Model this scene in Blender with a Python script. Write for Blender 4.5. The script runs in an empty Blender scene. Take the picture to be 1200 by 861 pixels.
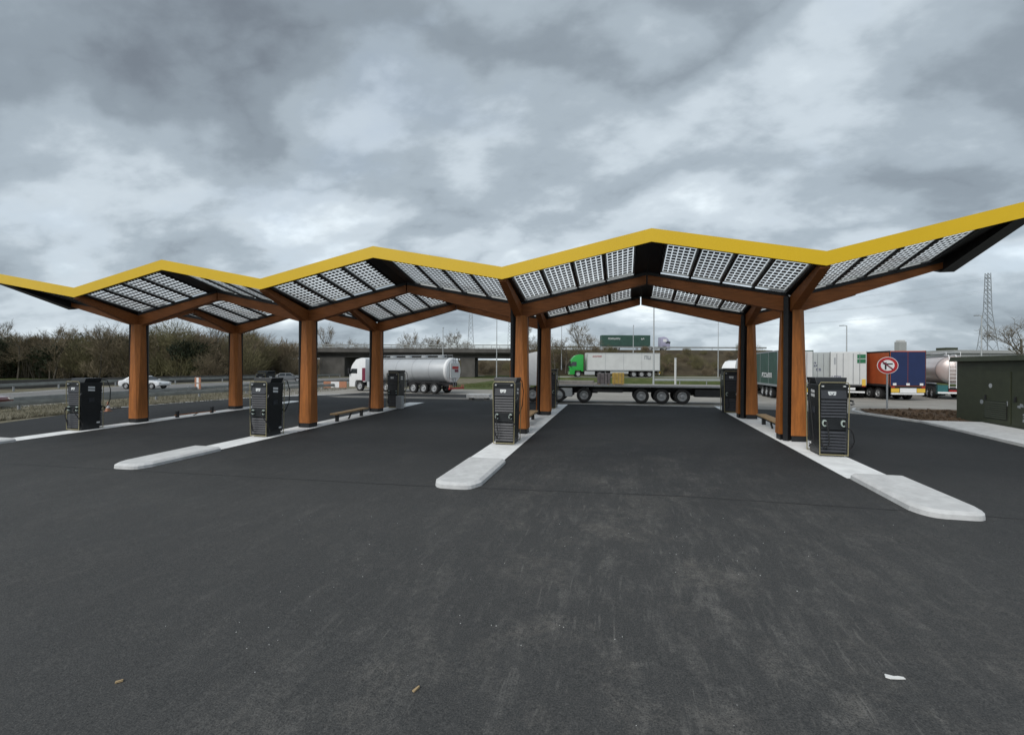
import bpy, bmesh, math, random
from mathutils import Vector, Matrix
from math import sin, cos, pi, radians as R

S = bpy.context.scene
C = S.collection
random.seed(7)

# ------------------------------------------------------------------ camera
cam_d = bpy.data.cameras.new('camera')
cam = bpy.data.objects.new('camera', cam_d); C.objects.link(cam)
YAW, PITCH, ROLL = 0.2370, -0.0019, -0.0042
cam_d.sensor_width = 36.0
cam_d.lens = 535.76 * 36.0 / 1200.0
cam_d.clip_start = 0.1; cam_d.clip_end = 5000
cam.location = (0, 0, 2.6)
F = Vector((-sin(YAW)*cos(PITCH), cos(YAW)*cos(PITCH), sin(PITCH)))
Rt = Vector((cos(YAW), sin(YAW), 0)); Up = Rt.cross(F)
Rr = Rt*cos(ROLL) - Up*sin(ROLL); Ur = Rr.cross(F)
cam.rotation_euler = Matrix((Rr, Ur, -F)).transposed().to_euler()
S.camera = cam
S.render.resolution_x, S.render.resolution_y = 1024, 734

# ------------------------------------------------------------------ sky, sun, exposure
SUN_EL, SUN_AZ = R(42), R(205)          # azimuth the light comes from, clockwise from +Y
W = bpy.data.worlds.new('World'); S.world = W; W.use_nodes = True
nt = W.node_tree; nt.nodes.clear()
def N(tree, t, **kw):
    n = tree.nodes.new(t)
    for k, v in kw.items(): setattr(n, k, v)
    return n
def build_world():
    L = nt.links.new
    out = N(nt, 'ShaderNodeOutputWorld')
    sky = N(nt, 'ShaderNodeTexSky', sky_type='NISHITA', sun_disc=False)
    sky.sun_elevation = SUN_EL; sky.sun_rotation = SUN_AZ
    bsky = N(nt, 'ShaderNodeBackground'); bsky.inputs[1].default_value = 0.09
    L(sky.outputs[0], bsky.inputs[0])
    tc = N(nt, 'ShaderNodeTexCoord')
    sep = N(nt, 'ShaderNodeSeparateXYZ'); L(tc.outputs['Generated'], sep.inputs[0])
    zz = N(nt, 'ShaderNodeMath', operation='MAXIMUM'); L(sep.outputs[2], zz.inputs[0]); zz.inputs[1].default_value = 0.0
    za = N(nt, 'ShaderNodeMath', operation='ADD'); L(zz.outputs[0], za.inputs[0]); za.inputs[1].default_value = 0.42
    dx = N(nt, 'ShaderNodeMath', operation='DIVIDE'); L(sep.outputs[0], dx.inputs[0]); L(za.outputs[0], dx.inputs[1])
    dy = N(nt, 'ShaderNodeMath', operation='DIVIDE'); L(sep.outputs[1], dy.inputs[0]); L(za.outputs[0], dy.inputs[1])
    cb = N(nt, 'ShaderNodeCombineXYZ'); L(dx.outputs[0], cb.inputs[0]); L(dy.outputs[0], cb.inputs[1])
    mp = N(nt, 'ShaderNodeMapping'); L(cb.outputs[0], mp.inputs[0])
    mp.inputs['Rotation'].default_value = (0, 0, R(-40)); mp.inputs['Scale'].default_value = (0.95, 1.35, 1)
    mp.inputs['Location'].default_value = (6.9, -17.4, 0)
    big = N(nt, 'ShaderNodeTexNoise'); L(mp.outputs[0], big.inputs['Vector'])
    big.inputs['Scale'].default_value = 0.8; big.inputs['Detail'].default_value = 6; big.inputs['Roughness'].default_value = 0.5; big.inputs['Distortion'].default_value = 0.2
    med = N(nt, 'ShaderNodeTexNoise'); L(mp.outputs[0], med.inputs['Vector'])
    med.inputs['Scale'].default_value = 2.0; med.inputs['Detail'].default_value = 11; med.inputs['Roughness'].default_value = 0.55; med.inputs['Distortion'].default_value = 0.15
    s1 = N(nt, 'ShaderNodeMath', operation='MULTIPLY'); L(med.outputs[0], s1.inputs[0]); s1.inputs[1].default_value = 0.50
    s2 = N(nt, 'ShaderNodeMath', operation='MULTIPLY_ADD'); L(big.outputs[0], s2.inputs[0]); s2.inputs[1].default_value = 0.54; L(s1.outputs[0], s2.inputs[2])
    bil = N(nt, 'ShaderNodeTexNoise'); L(mp.outputs[0], bil.inputs['Vector'])
    bil.inputs['Scale'].default_value = 1.7; bil.inputs['Detail'].default_value = 8; bil.inputs['Roughness'].default_value = 0.52
    b1 = N(nt, 'ShaderNodeMath', operation='MULTIPLY_ADD'); L(bil.outputs[0], b1.inputs[0]); b1.inputs[1].default_value = 2.0; b1.inputs[2].default_value = -1.0
    b2 = N(nt, 'ShaderNodeMath', operation='ABSOLUTE'); L(b1.outputs[0], b2.inputs[0])
    b3 = N(nt, 'ShaderNodeMath', operation='MULTIPLY_ADD'); L(b2.outputs[0], b3.inputs[0]); b3.inputs[1].default_value = 0.34; L(s2.outputs[0], b3.inputs[2])
    s2 = b3
    # the deck thins towards the horizon, where it is seen edge on and lit through
    hz = N(nt, 'ShaderNodeMapRange'); L(zz.outputs[0], hz.inputs[0])
    hz.inputs[1].default_value = 0.0; hz.inputs[2].default_value = 0.5; hz.inputs[3].default_value = 0.10; hz.inputs[4].default_value = 0.0
    s3 = N(nt, 'ShaderNodeMath', operation='ADD'); L(s2.outputs[0], s3.inputs[0]); L(hz.outputs[0], s3.inputs[1])
    rp = N(nt, 'ShaderNodeValToRGB'); L(s3.outputs[0], rp.inputs[0])
    cr = rp.color_ramp; cr.interpolation = 'EASE'
    for i, (p, c) in enumerate([(0.43, (.118, .138, .162)), (0.52, (.176, .208, .238)), (0.60, (.255, .298, .335)), (0.68, (.38, .43, .47)), (0.80, (.64, .70, .73))]):
        e = cr.elements[i] if i < 2 else cr.elements.new(p)
        e.position = p; e.color = (*c, 1)
    bcl = N(nt, 'ShaderNodeBackground'); L(rp.outputs[0], bcl.inputs[0]); bcl.inputs[1].default_value = 1.0
    gap = N(nt, 'ShaderNodeMapRange'); L(med.outputs[0], gap.inputs[0])
    gap.inputs[1].default_value = 0.56; gap.inputs[2].default_value = 0.72; gap.inputs[3].default_value = 0.97; gap.inputs[4].default_value = 0.75
    mx = N(nt, 'ShaderNodeMixShader'); L(gap.outputs[0], mx.inputs[0]); L(bsky.outputs[0], mx.inputs[1]); L(bcl.outputs[0], mx.inputs[2])
    L(mx.outputs[0], out.inputs[0])
build_world()
sun_d = bpy.data.lights.new('sun', 'SUN'); sun_d.energy = 1.5; sun_d.angle = R(40); sun_d.color = (1, .97, .92)
sun = bpy.data.objects.new('sun', sun_d); C.objects.link(sun)
to_sun = Vector((sin(SUN_AZ)*cos(SUN_EL), cos(SUN_AZ)*cos(SUN_EL), sin(SUN_EL)))
sun.rotation_euler = to_sun.to_track_quat('Z', 'Y').to_euler()
sun.location = (0, 0, 60)
S.view_settings.view_transform = 'Standard'; S.view_settings.look = 'None'
S.view_settings.exposure = 0.7; S.view_settings.gamma = 1.0

# ------------------------------------------------------------------ materials
def mat(name, col, rough=0.6, metal=0.0, var=0.12, scale=6.0, bump=0.0, bscale=40.0, coat=0.0, stretch=(1, 1, 1), spec=0.5, obj=True):
    m = bpy.data.materials.new(name); m.use_nodes = True
    t = m.node_tree; b = t.nodes['Principled BSDF']; L = t.links.new
    b.inputs['Roughness'].default_value = rough; b.inputs['Metallic'].default_value = metal
    b.inputs['Specular IOR Level'].default_value = spec
    if coat: b.inputs['Coat Weight'].default_value = coat; b.inputs['Coat Roughness'].default_value = 0.1
    tc = N(t, 'ShaderNodeTexCoord'); mp = N(t, 'ShaderNodeMapping'); L(tc.outputs['Object'], mp.inputs[0]); mp.inputs['Scale'].default_value = stretch
    no = N(t, 'ShaderNodeTexNoise'); L(mp.outputs[0], no.inputs['Vector'])
    no.inputs['Scale'].default_value = scale; no.inputs['Detail'].default_value = 6; no.inputs['Roughness'].default_value = .6
    rp = N(t, 'ShaderNodeValToRGB'); L(no.outputs[0], rp.inputs[0])
    rp.color_ramp.elements[0].position = .3; rp.color_ramp.elements[1].position = .7
    rp.color_ramp.elements[0].color = (*[c*(1-var) for c in col], 1)
    rp.color_ramp.elements[1].color = (*[min(1, c*(1+var)) for c in col], 1)
    L(rp.outputs[0], b.inputs['Base Color'])
    if bump:
        n2 = N(t, 'ShaderNodeTexNoise'); L(mp.outputs[0], n2.inputs['Vector']); n2.inputs['Scale'].default_value = bscale; n2.inputs['Detail'].default_value = 5
        bp = N(t, 'ShaderNodeBump'); bp.inputs['Strength'].default_value = bump; bp.inputs['Distance'].default_value = .02
        L(n2.outputs[0], bp.inputs['Height']); L(bp.outputs[0], b.inputs['Normal'])
    return m

def asphalt_mat():
    m = bpy.data.materials.new('new_asphalt'); m.use_nodes = True
    t = m.node_tree; b = t.nodes['Principled BSDF']; L = t.links.new
    tc = N(t, 'ShaderNodeTexCoord'); P = tc.outputs['Object']
    def noise(vec, sc, det=5, ro=.6, dist=0.):
        n = N(t, 'ShaderNodeTexNoise'); L(vec, n.inputs['Vector']); n.inputs['Scale'].default_value = sc
        n.inputs['Detail'].default_value = det; n.inputs['Roughness'].default_value = ro; n.inputs['Distortion'].default_value = dist; return n.outputs[0]
    def mapr(v, a, c, x=0., y=1.):
        n = N(t, 'ShaderNodeMapRange'); L(v, n.inputs[0]); n.inputs[1].default_value = a; n.inputs[2].default_value = c; n.inputs[3].default_value = x; n.inputs[4].default_value = y; return n.outputs[0]
    def mul(a, c):
        n = N(t, 'ShaderNodeMath', operation='MULTIPLY'); L(a, n.inputs[0])
        if isinstance(c, float): n.inputs[1].default_value = c
        else: L(c, n.inputs[1])
        return n.outputs[0]
    def mix(f, a, c):
        n = N(t, 'ShaderNodeMix', data_type='RGBA'); L(f, n.inputs[0])
        if isinstance(a, tuple): n.inputs[6].default_value = (*a, 1)
        else: L(a, n.inputs[6])
        n.inputs[7].default_value = (*c, 1); return n.outputs[2]
    def mapping(rot, sc):
        n = N(t, 'ShaderNodeMapping'); L(P, n.inputs[0]); n.inputs['Rotation'].default_value = (0, 0, R(rot)); n.inputs['Scale'].default_value = sc; return n.outputs[0]
    sep = N(t, 'ShaderNodeSeparateXYZ'); L(P, sep.inputs[0])
    patch = noise(P, .35, 5, .6, .4)
    grain = noise(P, 62., 3, .75)
    base = mix(mapr(patch, .35, .65), (.014, .0155, .0175), (.023, .0245, .0265))
    # wear: dust dragged along the lane by lorries, thickest on the older surface in front of the islands
    track1 = noise(mapping(4, (1.7, .45, 1)), 1.3, 8, .68, .6)
    track2 = noise(mapping(-22, (1.8, .42, 1)), 1.6, 8, .7, .9)
    track3 = noise(mapping(58, (1.6, .5, 1)), 1.2, 8, .7, .8)
    scr1 = noise(mapping(3, (9, .8, 1)), 1.6, 4, .6, .3)
    scr2 = noise(mapping(-26, (8, .9, 1)), 1.5, 4, .6, .5)
    fine = noise(P, 14., 6, .75)
    wob = noise(P, .5, 3)
    yy = N(t, 'ShaderNodeMath', operation='MULTIPLY_ADD'); L(wob, yy.inputs[0]); yy.inputs[1].default_value = 3.2; L(sep.outputs[1], yy.inputs[2])
    old = mapr(yy.outputs[0], 17.0, 9.5, 0.0, 1.0)
    brk = mul(mapr(noise(P, 3.2, 6, .75), .36, .6), mul(mapr(fine, .34, .6, .25, 1.), mapr(grain, .36, .6, .3, 1.)))
    f1 = mul(mul(mapr(track1, .5, .76), old), brk)
    f2 = mul(mul(mapr(track2, .53, .78), old), brk)
    f3 = mul(mul(mapr(track3, .53, .78), old), brk)
    lane = N(t, 'ShaderNodeMath', operation='ABSOLUTE'); lx = N(t, 'ShaderNodeMath', operation='ADD'); L(sep.outputs[0], lx.inputs[0]); lx.inputs[1].default_value = -.6
    L(lx.outputs[0], lane.inputs[0])
    mid = mapr(lane.outputs[0], 5.0, .8, .22, 1.0)
    old2 = mul(mapr(yy.outputs[0], 21.0, 10.5, 0.0, 1.0), mid)
    c1 = mix(mul(old, .8), base, (.062, .063, .063))
    c2 = mix(mul(mul(f1, mid), 1.0), c1, (.27, .258, .238))
    c3 = mix(mul(mul(f2, mid), .95), c2, (.26, .25, .235))
    c4 = mix(mul(mul(f3, mid), .7), c3, (.20, .19, .178))
    blot = mul(mul(mapr(noise(P, .8, 7, .7, .6), .5, .68), old2), mul(mapr(fine, .35, .6), mapr(grain, .36, .6, .3, 1.)))
    c5 = mix(mul(blot, .75), c4, (.19, .176, .158))
    k1 = mul(mul(mapr(scr1, .60, .70), old2), mapr(noise(P, .7, 3), .42, .6))
    k2 = mul(mul(mapr(scr2, .61, .70), old2), mapr(noise(P, .6, 3), .45, .62))
    c5 = mix(mul(k1, .3), c5, (.33, .315, .29)); c5 = mix(mul(k2, .3), c5, (.33, .32, .30))
    vo = N(t, 'ShaderNodeTexVoronoi'); L(P, vo.inputs['Vector']); vo.inputs['Scale'].default_value = 4.5
    fl = mul(mapr(vo.outputs['Distance'], .03, .012), mapr(noise(P, .8, 3), .56, .64))
    c6 = mix(mul(fl, .4), c5, (.5, .48, .45))
    c7 = mix(mapr(grain, .5, .72, 0., .5), c6, (.17, .168, .16))
    c7 = mix(mul(mapr(fine, .5, .75, 0., .3), old), c7, (.14, .135, .13))
    c8 = mix(mapr(grain, .46, .3, 0., .75), c7, (.010, .011, .012))
    L(c8, b.inputs['Base Color'])
    rr = mapr(patch, .3, .7, .7, .88); L(rr, b.inputs['Roughness'])
    b.inputs['Specular IOR Level'].default_value = .24
    bp = N(t, 'ShaderNodeBump'); bp.inputs['Strength'].default_value = .8; bp.inputs['Distance'].default_value = .015
    L(grain, bp.inputs['Height']); L(bp.outputs[0], b.inputs['Normal'])
    return m

def panel_glass():
    m = bpy.data.materials.new('solar_glass'); m.use_nodes = True
    t = m.node_tree; t.nodes.clear(); L = t.links.new
    o = N(t, 'ShaderNodeOutputMaterial')
    tr = N(t, 'ShaderNodeBsdfTransparent'); tr.inputs[0].default_value = (.9, .93, .93, 1)
    tl = N(t, 'ShaderNodeBsdfTranslucent'); tl.inputs[0].default_value = (.96, .97, .97, 1)
    gl = N(t, 'ShaderNodeBsdfGlossy'); gl.inputs['Roughness'].default_value = .15; gl.inputs[0].default_value = (.8, .8, .8, 1)
    a = N(t, 'ShaderNodeMixShader'); a.inputs[0].default_value = .6; L(tr.outputs[0], a.inputs[1]); L(tl.outputs[0], a.inputs[2])
    c = N(t, 'ShaderNodeMixShader'); c.inputs[0].default_value = .06; L(a.outputs[0], c.inputs[1]); L(gl.outputs[0], c.inputs[2])
    L(c.outputs[0], o.inputs[0]); return m

def ground_mat(name, cols, scale, bump=.6, bscale=3.):
    m = bpy.data.materials.new(name); m.use_nodes = True
    t = m.node_tree; b = t.nodes['Principled BSDF']; L = t.links.new
    b.inputs['Roughness'].default_value = .95; b.inputs['Specular IOR Level'].default_value = .15
    tc = N(t, 'ShaderNodeTexCoord')
    n1 = N(t, 'ShaderNodeTexNoise'); L(tc.outputs['Object'], n1.inputs['Vector']); n1.inputs['Scale'].default_value = scale; n1.inputs['Detail'].default_value = 9; n1.inputs['Roughness'].default_value = .72
    rp = N(t, 'ShaderNodeValToRGB'); L(n1.outputs[0], rp.inputs[0])
    for i, c in enumerate(cols):
        p = .3 + .4*i/(len(cols)-1)
        e = rp.color_ramp.elements[i] if i < 2 else rp.color_ramp.elements.new(p)
        e.position = p; e.color = (*c, 1)
    L(rp.outputs[0], b.inputs['Base Color'])
    n2 = N(t, 'ShaderNodeTexNoise'); L(tc.outputs['Object'], n2.inputs['Vector']); n2.inputs['Scale'].default_value = bscale; n2.inputs['Detail'].default_value = 8
    bp = N(t, 'ShaderNodeBump'); bp.inputs['Strength'].default_value = bump; bp.inputs['Distance'].default_value = .3
    L(n2.outputs[0], bp.inputs['Height']); L(bp.outputs[0], b.inputs['Normal'])
    return m

M = {}
M['asphalt'] = asphalt_mat()
M['old_road'] = mat('worn_road', (.27, .255, .23), .9, var=.22, scale=.35, bump=.3, bscale=20)
M['motorway'] = mat('motorway_asphalt', (.17, .168, .165), .9, var=.14, scale=.2, bump=.2)
M['grass'] = ground_mat('rough_grass', [(.045, .062, .018), (.075, .095, .03), (.13, .125, .06)], .5)
M['verge'] = ground_mat('dry_verge', [(.10, .095, .06), (.17, .155, .11), (.25, .23, .18)], .6)
M['bank'] = ground_mat('scrub_bank', [(.035, .03, .02), (.065, .052, .034), (.10, .085, .055)], .35)
M['soil'] = ground_mat('bare_soil', [(.05, .035, .022), (.11, .075, .05), (.19, .14, .10)], 2.2, 1.0, 5.)
M['white_paving'] = mat('white_painted_concrete', (.79, .80, .80), .75, var=.13, scale=2.2, bump=.25, bscale=60)
M['concrete'] = mat('pale_concrete', (.57, .575, .575), .85, var=.14, scale=3.5, bump=.35, bscale=55)
M['concrete_dark'] = mat('weathered_concrete', (.095, .09, .083), .9, var=.25, scale=.5, bump=.3, bscale=4)
M['line'] = mat('road_paint', (.7, .7, .68), .8, var=.25, scale=4)
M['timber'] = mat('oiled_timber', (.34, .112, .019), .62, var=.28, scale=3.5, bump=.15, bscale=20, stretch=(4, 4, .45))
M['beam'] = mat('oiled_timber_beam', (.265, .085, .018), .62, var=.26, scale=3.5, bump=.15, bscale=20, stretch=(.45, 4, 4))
M['black_steel'] = mat('black_steel', (.012, .012, .013), .5, var=.2, scale=5)
M['yellow'] = mat('yellow_sheet', (.70, .455, .004), .4, var=.04, scale=.6, coat=.15)
M['glass_pv'] = panel_glass()
M['cell'] = mat('solar_cell', (.010, .011, .014), .3, var=.25, scale=9)
M['alu'] = mat('pale_aluminium', (.58, .60, .60), .45, .2, var=.08)
M['charger'] = mat('charger_black', (.013, .015, .017), .42, var=.2, scale=5, coat=.1)
M['slate'] = mat('charger_slate', (.030, .033, .041), .5, var=.15, scale=8)
M['champagne'] = mat('champagne_trim', (.34, .30, .17), .4, .4, var=.08)
M['pale_green'] = mat('pale_holster', (.46, .54, .50), .4, var=.05)
M['white'] = mat('white_paint', (.78, .79, .80), .4, var=.04, coat=.2)
M['rubber'] = mat('black_rubber', (.018, .018, .019), .75, var=.2, scale=15)
M['bench'] = mat('bench_timber', (.42, .27, .13), .65, var=.22, scale=4, bump=.2, stretch=(5, .5, 5))
M['silver'] = mat('tank_steel', (.50, .52, .54), .42, .3, var=.06, scale=1.2)
M['rim'] = mat('wheel_rim', (.42, .43, .44), .45, .4, var=.15)
M['chassis'] = mat('chassis_black', (.016, .016, .018), .7, var=.3, scale=4)
M['window'] = mat('dark_glass', (.012, .016, .02), .08, var=.1, spec=.8)
M['green'] = mat('bright_green_paint', (.025, .34, .055), .35, var=.06, coat=.3)
M['dark_green'] = mat('dark_green_tarpaulin', (.035, .085, .066), .6, var=.2, scale=1.2)
M['box_white'] = mat('white_trailer_side', (.60, .61, .61), .5, var=.08, scale=.8)
M['grey_box'] = mat('grey_trailer_door', (.42, .45, .45), .5, var=.06, scale=1)
M['orange'] = mat('orange_tarpaulin', (.42, .085, .022), .6, var=.12, scale=1.5)
M['blue'] = mat('navy_tarpaulin', (.010, .022, .085), .6, var=.12, scale=1.5)
M['red'] = mat('red_paint', (.42, .018, .02), .4, var=.1)
M['hi_orange'] = mat('barrier_orange', (.42, .19, .11), .5, var=.1)
M['hi_yellow'] = mat('hazard_yellow', (.70, .46, .06), .5, var=.08)
M['cabin_green'] = mat('cabinet_green', (.036, .043, .022), .6, var=.2, scale=2.5, bump=.12, bscale=50)
M['galv'] = mat('galvanised_steel', (.36, .38, .40), .5, .5, var=.12)
M['galv_light'] = mat('lamp_post_grey', (.42, .44, .45), .6, .2, var=.08)
M['warehouse'] = mat('warehouse_cladding', (.36, .37, .37), .6, var=.07, scale=.3)
M['pylon'] = mat('pylon_steel', (.30, .32, .34), .6, .3, var=.1)
M['car_white'] = mat('car_white', (.74, .76, .78), .25, var=.02, coat=.6)
M['car_grey'] = mat('car_grey', (.15, .16, .17), .3, var=.03, coat=.6)
M['car_red'] = mat('car_dark_red', (.11, .016, .018), .3, var=.03, coat=.6)
M['lamp_lens'] = mat('lamp_lens', (.7, .7, .68), .2, var=.02)
M['tail_red'] = mat('tail_lens', (.4, .02, .015), .3, var=.02)
M['bark'] = mat('bark', (.085, .072, .056), .9, var=.3, scale=3)
M['bark_pale'] = mat('pale_bark', (.16, .145, .12), .9, var=.3, scale=3)
M['twig'] = mat('winter_twigs', (.165, .130, .082), .9, var=.35, scale=.4)
M['twig_olive'] = mat('olive_twigs', (.145, .130, .062), .9, var=.4, scale=.3)
M['ivy'] = mat('dark_evergreen', (.030, .040, .018), .8, var=.4, scale=.5)
M['paper'] = mat('paper', (.75, .75, .74), .8, var=.05)
M['wood_bit'] = mat('wood_chip', (.40, .29, .16), .8, var=.2)
M['bale'] = mat('grey_wrapped_goods', (.17, .15, .155), .7, var=.35, scale=5)
M['crate_yellow'] = mat('yellow_crate', (.55, .37, .09), .6, var=.25, scale=5)
M['plank_grey'] = mat('deck_planks', (.33, .31, .29), .8, var=.2, scale=3)
M['teal'] = mat('teal_paint', (.02, .12, .13), .5, var=.1)
M['rose'] = mat('tank_cream', (.56, .49, .47), .3, .3, var=.06, scale=.8)
M['maroon'] = mat('maroon_paint', (.16, .015, .04), .4, var=.1)
M['violet'] = mat('pale_violet_paint', (.38, .37, .5), .4, var=.1)
M['deep_blue'] = mat('blue_lettering', (.03, .03, .13), .5, var=.1)
M['sign_green'] = mat('green_print', (.01, .14, .06), .5, var=.1)
M['rail'] = mat('rail_steel', (.30, .31, .30), .6, .3, var=.2, scale=1.5)

# ------------------------------------------------------------------ mesh helpers
class MB:
    def __init__(s): s.v = []; s.f = []
    def add(s, vs, fs):
        o = len(s.v); s.v += [tuple(p) for p in vs]; s.f += [tuple(i+o for i in f) for f in fs]; return s
    def hexa(s, a, b):            # two quads, bottom a and top b, both counter-clockwise from above
        return s.add(list(a)+list(b), [(3, 2, 1, 0), (4, 5, 6, 7), (0, 1, 5, 4), (1, 2, 6, 5), (2, 3, 7, 6), (3, 0, 4, 7)])
    def box(s, x0, x1, y0, y1, z0, z1):
        return s.hexa([(x0, y0, z0), (x1, y0, z0), (x1, y1, z0), (x0, y1, z0)], [(x0, y0, z1), (x1, y0, z1), (x1, y1, z1), (x0, y1, z1)])
    def prism_xz(s, poly, y0, y1):
        n = len(poly)
        return s.add([(x, y0, z) for x, z in poly]+[(x, y1, z) for x, z in poly],
                     [tuple(range(n)), tuple(range(2*n-1, n-1, -1))]+[(i, i+n, (i+1) % n+n, (i+1) % n) for i in range(n)])
    def prism_xy(s, lo, hi, z0, z1):
        n = len(lo)
        return s.add([(x, y, z0) for x, y in lo]+[(x, y, z1) for x, y in hi],
                     [tuple(range(n-1, -1, -1)), tuple(range(n, 2*n))]+[(i, (i+1) % n, (i+1) % n+n, i+n) for i in range(n)])
    def cyl(s, p, q, r0, r1=None, n=8, caps=True):
        r1 = r0 if r1 is None else r1
        p, q = Vector(p), Vector(q); d = (q-p).normalized()
        a = d.orthogonal().normalized(); b = d.cross(a)
        vs = [p+(a*cos(2*pi*i/n)+b*sin(2*pi*i/n))*r0 for i in range(n)]+[q+(a*cos(2*pi*i/n)+b*sin(2*pi*i/n))*r1 for i in range(n)]
        fs = [(i, (i+1) % n, (i+1) % n+n, i+n) for i in range(n)]
        if caps: fs += [tuple(range(n-1, -1, -1)), tuple(range(n, 2*n))]
        return s.add(vs, fs)
    def tube(s, pts, r, n=6):
        pts = [Vector(p) for p in pts]; rings = []
        a = None
        for i, p in enumerate(pts):
            d = (pts[min(i+1, len(pts)-1)]-pts[max(i-1, 0)]).normalized()
            a = d.orthogonal().normalized() if a is None else (a-d*a.dot(d)).normalized()
            b = d.cross(a); rings.append([p+(a*cos(2*pi*k/n)+b*sin(2*pi*k/n))*r for k in range(n)])
        vs = [v for g in rings for v in g]; fs = []
        for i in range(len(pts)-1):
            for k in range(n): fs.append((i*n+k, i*n+(k+1) % n, (i+1)*n+(k+1) % n, (i+1)*n+k))
        fs += [tuple(range(n-1, -1, -1)), tuple(range((len(pts)-1)*n, len(pts)*n))]
        return s.add(vs, fs)
    def lathe_y(s, prof, n=20, c=(0, 0, 0)):   # profile of (y, r) about a line along y
        vs = []; fs = []
        for y, r in prof:
            for k in range(n): vs.append((c[0]+r*cos(2*pi*k/n), c[1]+y, c[2]+r*sin(2*pi*k/n)))
        for i in range(len(prof)-1):
            for k in range(n): fs.append((i*n+k, (i+1)*n+k, (i+1)*n+(k+1) % n, i*n+(k+1) % n))
        return s.add(vs, fs)
    def lathe_x(s, prof, n=28, c=(0, 0, 0), sy=1., sz=1.):
        vs = []; fs = []
        for x, r in prof:
            for k in range(n): vs.append((c[0]+x, c[1]+r*sy*cos(2*pi*k/n), c[2]+r*sz*sin(2*pi*k/n)))
        for i in range(len(prof)-1):
            for k in range(n): fs.append((i*n+k, i*n+(k+1) % n, (i+1)*n+(k+1) % n, (i+1)*n+k))
        return s.add(vs, fs)
    def lathe_z(s, prof, n=12, c=(0, 0, 0)):
        vs = []; fs = []
        for z, r in prof:
            for k in range(n): vs.append((c[0]+r*cos(2*pi*k/n), c[1]+r*sin(2*pi*k/n), c[2]+z))
        for i in range(len(prof)-1):
            for k in range(n): fs.append((i*n+k, i*n+(k+1) % n, (i+1)*n+(k+1) % n, (i+1)*n+k))
        return s.add(vs, fs)
    def mesh(s, name, material, bevel=0., smooth=False):
        me = bpy.data.meshes.new(name); me.from_pydata(s.v, [], s.f)
        bm = bmesh.new(); bm.from_mesh(me)
        if bevel:
            bmesh.ops.bevel(bm, geom=[e for e in bm.edges if e.is_manifold and e.calc_face_angle(0) > .4], offset=bevel, segments=2, affect='EDGES', profile=.6)
        bmesh.ops.recalc_face_normals(bm, faces=bm.faces)
        bm.to_mesh(me); bm.free()
        if smooth:
            me.polygons.foreach_set('use_smooth', [True]*len(me.polygons))
            try: me.set_sharp_from_angle(angle=R(38))
            except Exception: pass
        me.materials.append(material); return me
    def build(s, name, material, parent=None, bevel=0., smooth=False, loc=None):
        return link(name, s.mesh(name, material, bevel, smooth), parent, loc)
def link(name, me, parent=None, loc=None, rz=0.):
    o = bpy.data.objects.new(name, me); C.objects.link(o)
    if parent: o.parent = parent
    if loc is not None: o.location = loc
    if rz: o.rotation_euler = (0, 0, rz)
    return o
def tag(o, label=None, cat=None, group=None, kind=None):
    for k, v in (('label', label), ('category', cat), ('group', group), ('kind', kind)):
        if v: o[k] = v
    return o
def thing(name, label, cat, loc=(0, 0, 0), rz=0., group=None):
    o = bpy.data.objects.new(name, None); C.objects.link(o); o.empty_display_size = .3
    o.location = loc; o.rotation_euler = (0, 0, rz); return tag(o, label, cat, group)
KIDS = {}
def copy_tree(o, parent=None):
    c = o.copy(); C.objects.link(c)
    if parent: c.parent = parent
    for ch in list(o.children): copy_tree(ch, c)
    return c

# ground height: the station falls about 2 % towards the viewer and levels out behind the islands
# and about 1 % towards the motorway
def gz(y, x=6.0):
    a = .022*(min(max(y, -12), 30)-20.5) + .0105*(min(max(x, -36), 6)-6)
    if y <= 30: return a
    t = min((y-30)/10., 1.); t = t*t*(3-2*t); return a*(1-t)
def struct(o): o['kind'] = 'structure'; return o
def sheet(name, poly, dz, material, step=1.0):
    bm = bmesh.new(); f = bm.faces.new([bm.verts.new((x, y, 0)) for x, y in poly])
    ys = [p[1] for p in poly]; y = math.floor(min(ys))
    while y < min(max(ys), 42):
        if y >= -13: bmesh.ops.bisect_plane(bm, geom=bm.verts[:]+bm.edges[:]+bm.faces[:], plane_co=(0, y, 0), plane_no=(0, 1, 0))
        y += step
    for x in (-36, 6): bmesh.ops.bisect_plane(bm, geom=bm.verts[:]+bm.edges[:]+bm.faces[:], plane_co=(x, 0, 0), plane_no=(1, 0, 0))
    for v in bm.verts: v.co.z = gz(v.co.y, v.co.x)+dz
    bmesh.ops.recalc_face_normals(bm, faces=bm.faces)
    if sum(f.normal.z for f in bm.faces) < 0: bmesh.ops.reverse_faces(bm, faces=bm.faces)
    me = bpy.data.meshes.new(name); bm.to_mesh(me); bm.free(); me.materials.append(material)
    return struct(link(name, me))
# frame of the overpass behind the station: s along it, d away from the station
OC, OS = cos(YAW), sin(YAW)
def along(s, d): return (s*OC-d*OS, s*OS+d*OC)

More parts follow.
